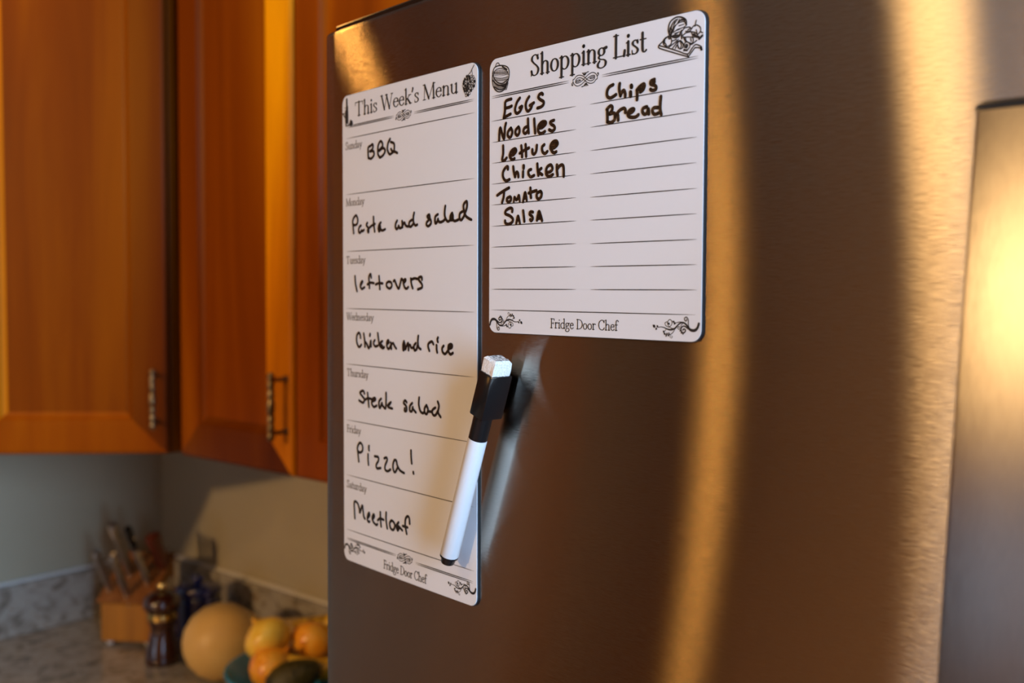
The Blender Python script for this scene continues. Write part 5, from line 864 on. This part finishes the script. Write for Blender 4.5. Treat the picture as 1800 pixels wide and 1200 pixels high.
# slide the bowl so its rim clears the squash
t = thing('fruit_bowl', 'turquoise bowl heaped with onions and fruit beside the fridge', 'bowl', tuple(bcn))
prof = [(.045, 0), (.050, .002), (.052, .008), (.075, .022), (.100, .050), (.115, BH-.002), (br, BH), (br-.001, BH+.0025), (br-.005, BH+.003), (br-.008, BH-.001), (.094, .053), (.070, .028), (.045, .015), (.010, .012)]
MB().lathe(prof, 64).build('shell', MAT['bowl'], t, smooth=True)
def onion(px, py, dep, r, lab, mat='onion', sq=.86, tilt=(0, 0), name='onion', cat='onion'):
    p = at_depth(px, py, dep)
    t = thing(name, lab, cat, tuple(p), 0, 'onions in the turquoise bowl'); a = Vector((tilt[0], tilt[1], 1)).normalized()
    pr = [(-1, .03), (-.97, .18), (-.85, .50), (-.60, .80), (-.25, .97), (.05, 1.0), (.35, .92), (.62, .72), (.82, .45), (.95, .20), (1.06, .09), (1.22, .05)]
    MB().lathe([(r*q, r*sq*z) for z, q in pr], 32, (0, 0, 0), a).build('bulb', MAT[mat], t, smooth=True)
    MB().lathe([(r*.05, r*sq*1.18), (r*.035, r*sq*1.35), (r*.06, r*sq*1.5)], 8, (0, 0, 0), a).build('dry_tip', MAT['stem'], t, smooth=True)
    return t
dB = (bcn-CAM).dot(FWD)
onion(470, 1121, dB-.01, .0385, 'yellow-gold onion on top of the heap, at its left', 'onion_yellow', .84, (-.9, .3))
onion(549, 1127, dB+.015, .036, 'copper-orange onion on top of the heap, beside the fridge edge', 'onion', .9, (.5, .8))
onion(478, 1175, dB-.05, .036, 'orange onion low in the bowl, under the yellow-gold one', 'onion', .95, (.75, .3))
onion(520, 1150, dB+.055, .034, 'orange onion sunk at the back of the bowl between the two top ones', 'onion', .9, (.2, .5))
# avocado
p = at_depth(512, 1196, dB-.075)
t = thing('avocado', 'dark green-black avocado at the front of the turquoise bowl', 'avocado', tuple(p)); a = Vector((.85, .1, .45)).normalized()
MB().lathe([(.002, -.040), (.014, -.038), (.026, -.029), (.031, -.014), (.030, .004), (.024, .022), (.017, .037), (.010, .046), (.002, .049)], 32, (0, 0, 0), a).build('fruit', MAT['avocado'], t, smooth=True)
MB().lathe([(.003, .047), (.0035, .052)], 10, (0, 0, 0), a).build('stem', MAT['stem'], t, smooth=True)
# bananas
def banana(px, py, dep, lab, d0, bend, ln=.15, r=.0175):
    p = at_depth(px, py, dep); t = thing('banana', lab, 'banana', tuple(p), 0, 'bananas in the turquoise bowl')
    d0 = Vector(d0).normalized(); up = Vector(bend).normalized(); L = []; n = 16; xs = d0.cross(up).normalized()
    for i in range(n+1):
        u_ = i/n; x = (u_-.5)*ln; y = .9*ln*(u_-.5)**2; tg = (d0 + up*(1.8*(u_-.5))).normalized(); nn_ = xs.cross(tg).normalized()
        rr = r*min(1, (math.sin(PI*min(1, max(0, u_*1.02-.01))))**.42+.12) if u_ < .88 else r*(.62-(u_-.88)*2.6)
        L.append([d0*x + up*y + xs*(rr*math.cos(q*PI/5)) + nn_*(rr*math.sin(q*PI/5)) for q in range(10)])
    MB().loops(L).build('fruit', MAT['banana'], t, smooth=True)
    MB().loops([L[-1], [v + (d0+up*.9).normalized()*.018 for v in L[-1]]]).build('stem', MAT['stem'], t)
banana(572, 1176, dB-.035, 'spotted yellow banana low in the bowl at the fridge edge', (1, .15, .05), (0, -.3, 1), .13)
banana(592, 1092, dB+.04, 'yellow banana rising behind the copper onion at the fridge edge', (.9, .1, .45), (-.3, 0, 1), .14)
# ------------------------------------------------------------------ lamp fittings
for k, lab in (('a', 'recessed ceiling downlight in front of the corner cabinet'), ('c', 'recessed ceiling downlight above and left of the camera')):
    p = LAMPS[k][0]; t = thing('ceiling_light', lab, 'lamp', (p.x, p.y, RH))
    MB().lathe([(.10, -.001), (.10, -.006), (.082, -.008), (.080, -.001)], 32).build('trim_ring', MAT['white_paint'], t, smooth=True)
p = LAMPS['b'][0]; t = thing('pendant_light', 'small pendant lamp hanging over the room left of the kitchen', 'lamp', (p.x, p.y, RH))
MB().lathe([(.05, 0), (.05, -.02), (.003, -.022)], 20).build('canopy', MAT['cap_dark'], t); MB().lathe([(.003, 0), (.003, p.z-RH+.14)], 8).build('cord', MAT['black_plastic'], t)
MB().lathe([(.018, p.z-RH+.15), (.020, p.z-RH+.12), (.05, p.z-RH+.095), (.075, p.z-RH+.085), (.074, p.z-RH+.083), (.048, p.z-RH+.092), (.012, p.z-RH+.112)], 24).build('shade', MAT['cap_dark'], t, smooth=True)
p = LAMPS['d'][0]; t = thing('globe_light', 'round ceiling lamp across the room, left of the camera', 'lamp', (p.x, p.y, RH))
MB().lathe([(.09, 0), (.09, -.02), (.004, -.022)], 24).build('canopy', MAT['white_paint'], t, smooth=True)
MB().lathe([(.004, 0), (.004, p.z-RH+.11)], 8).build('stem', MAT['white_paint'], t)
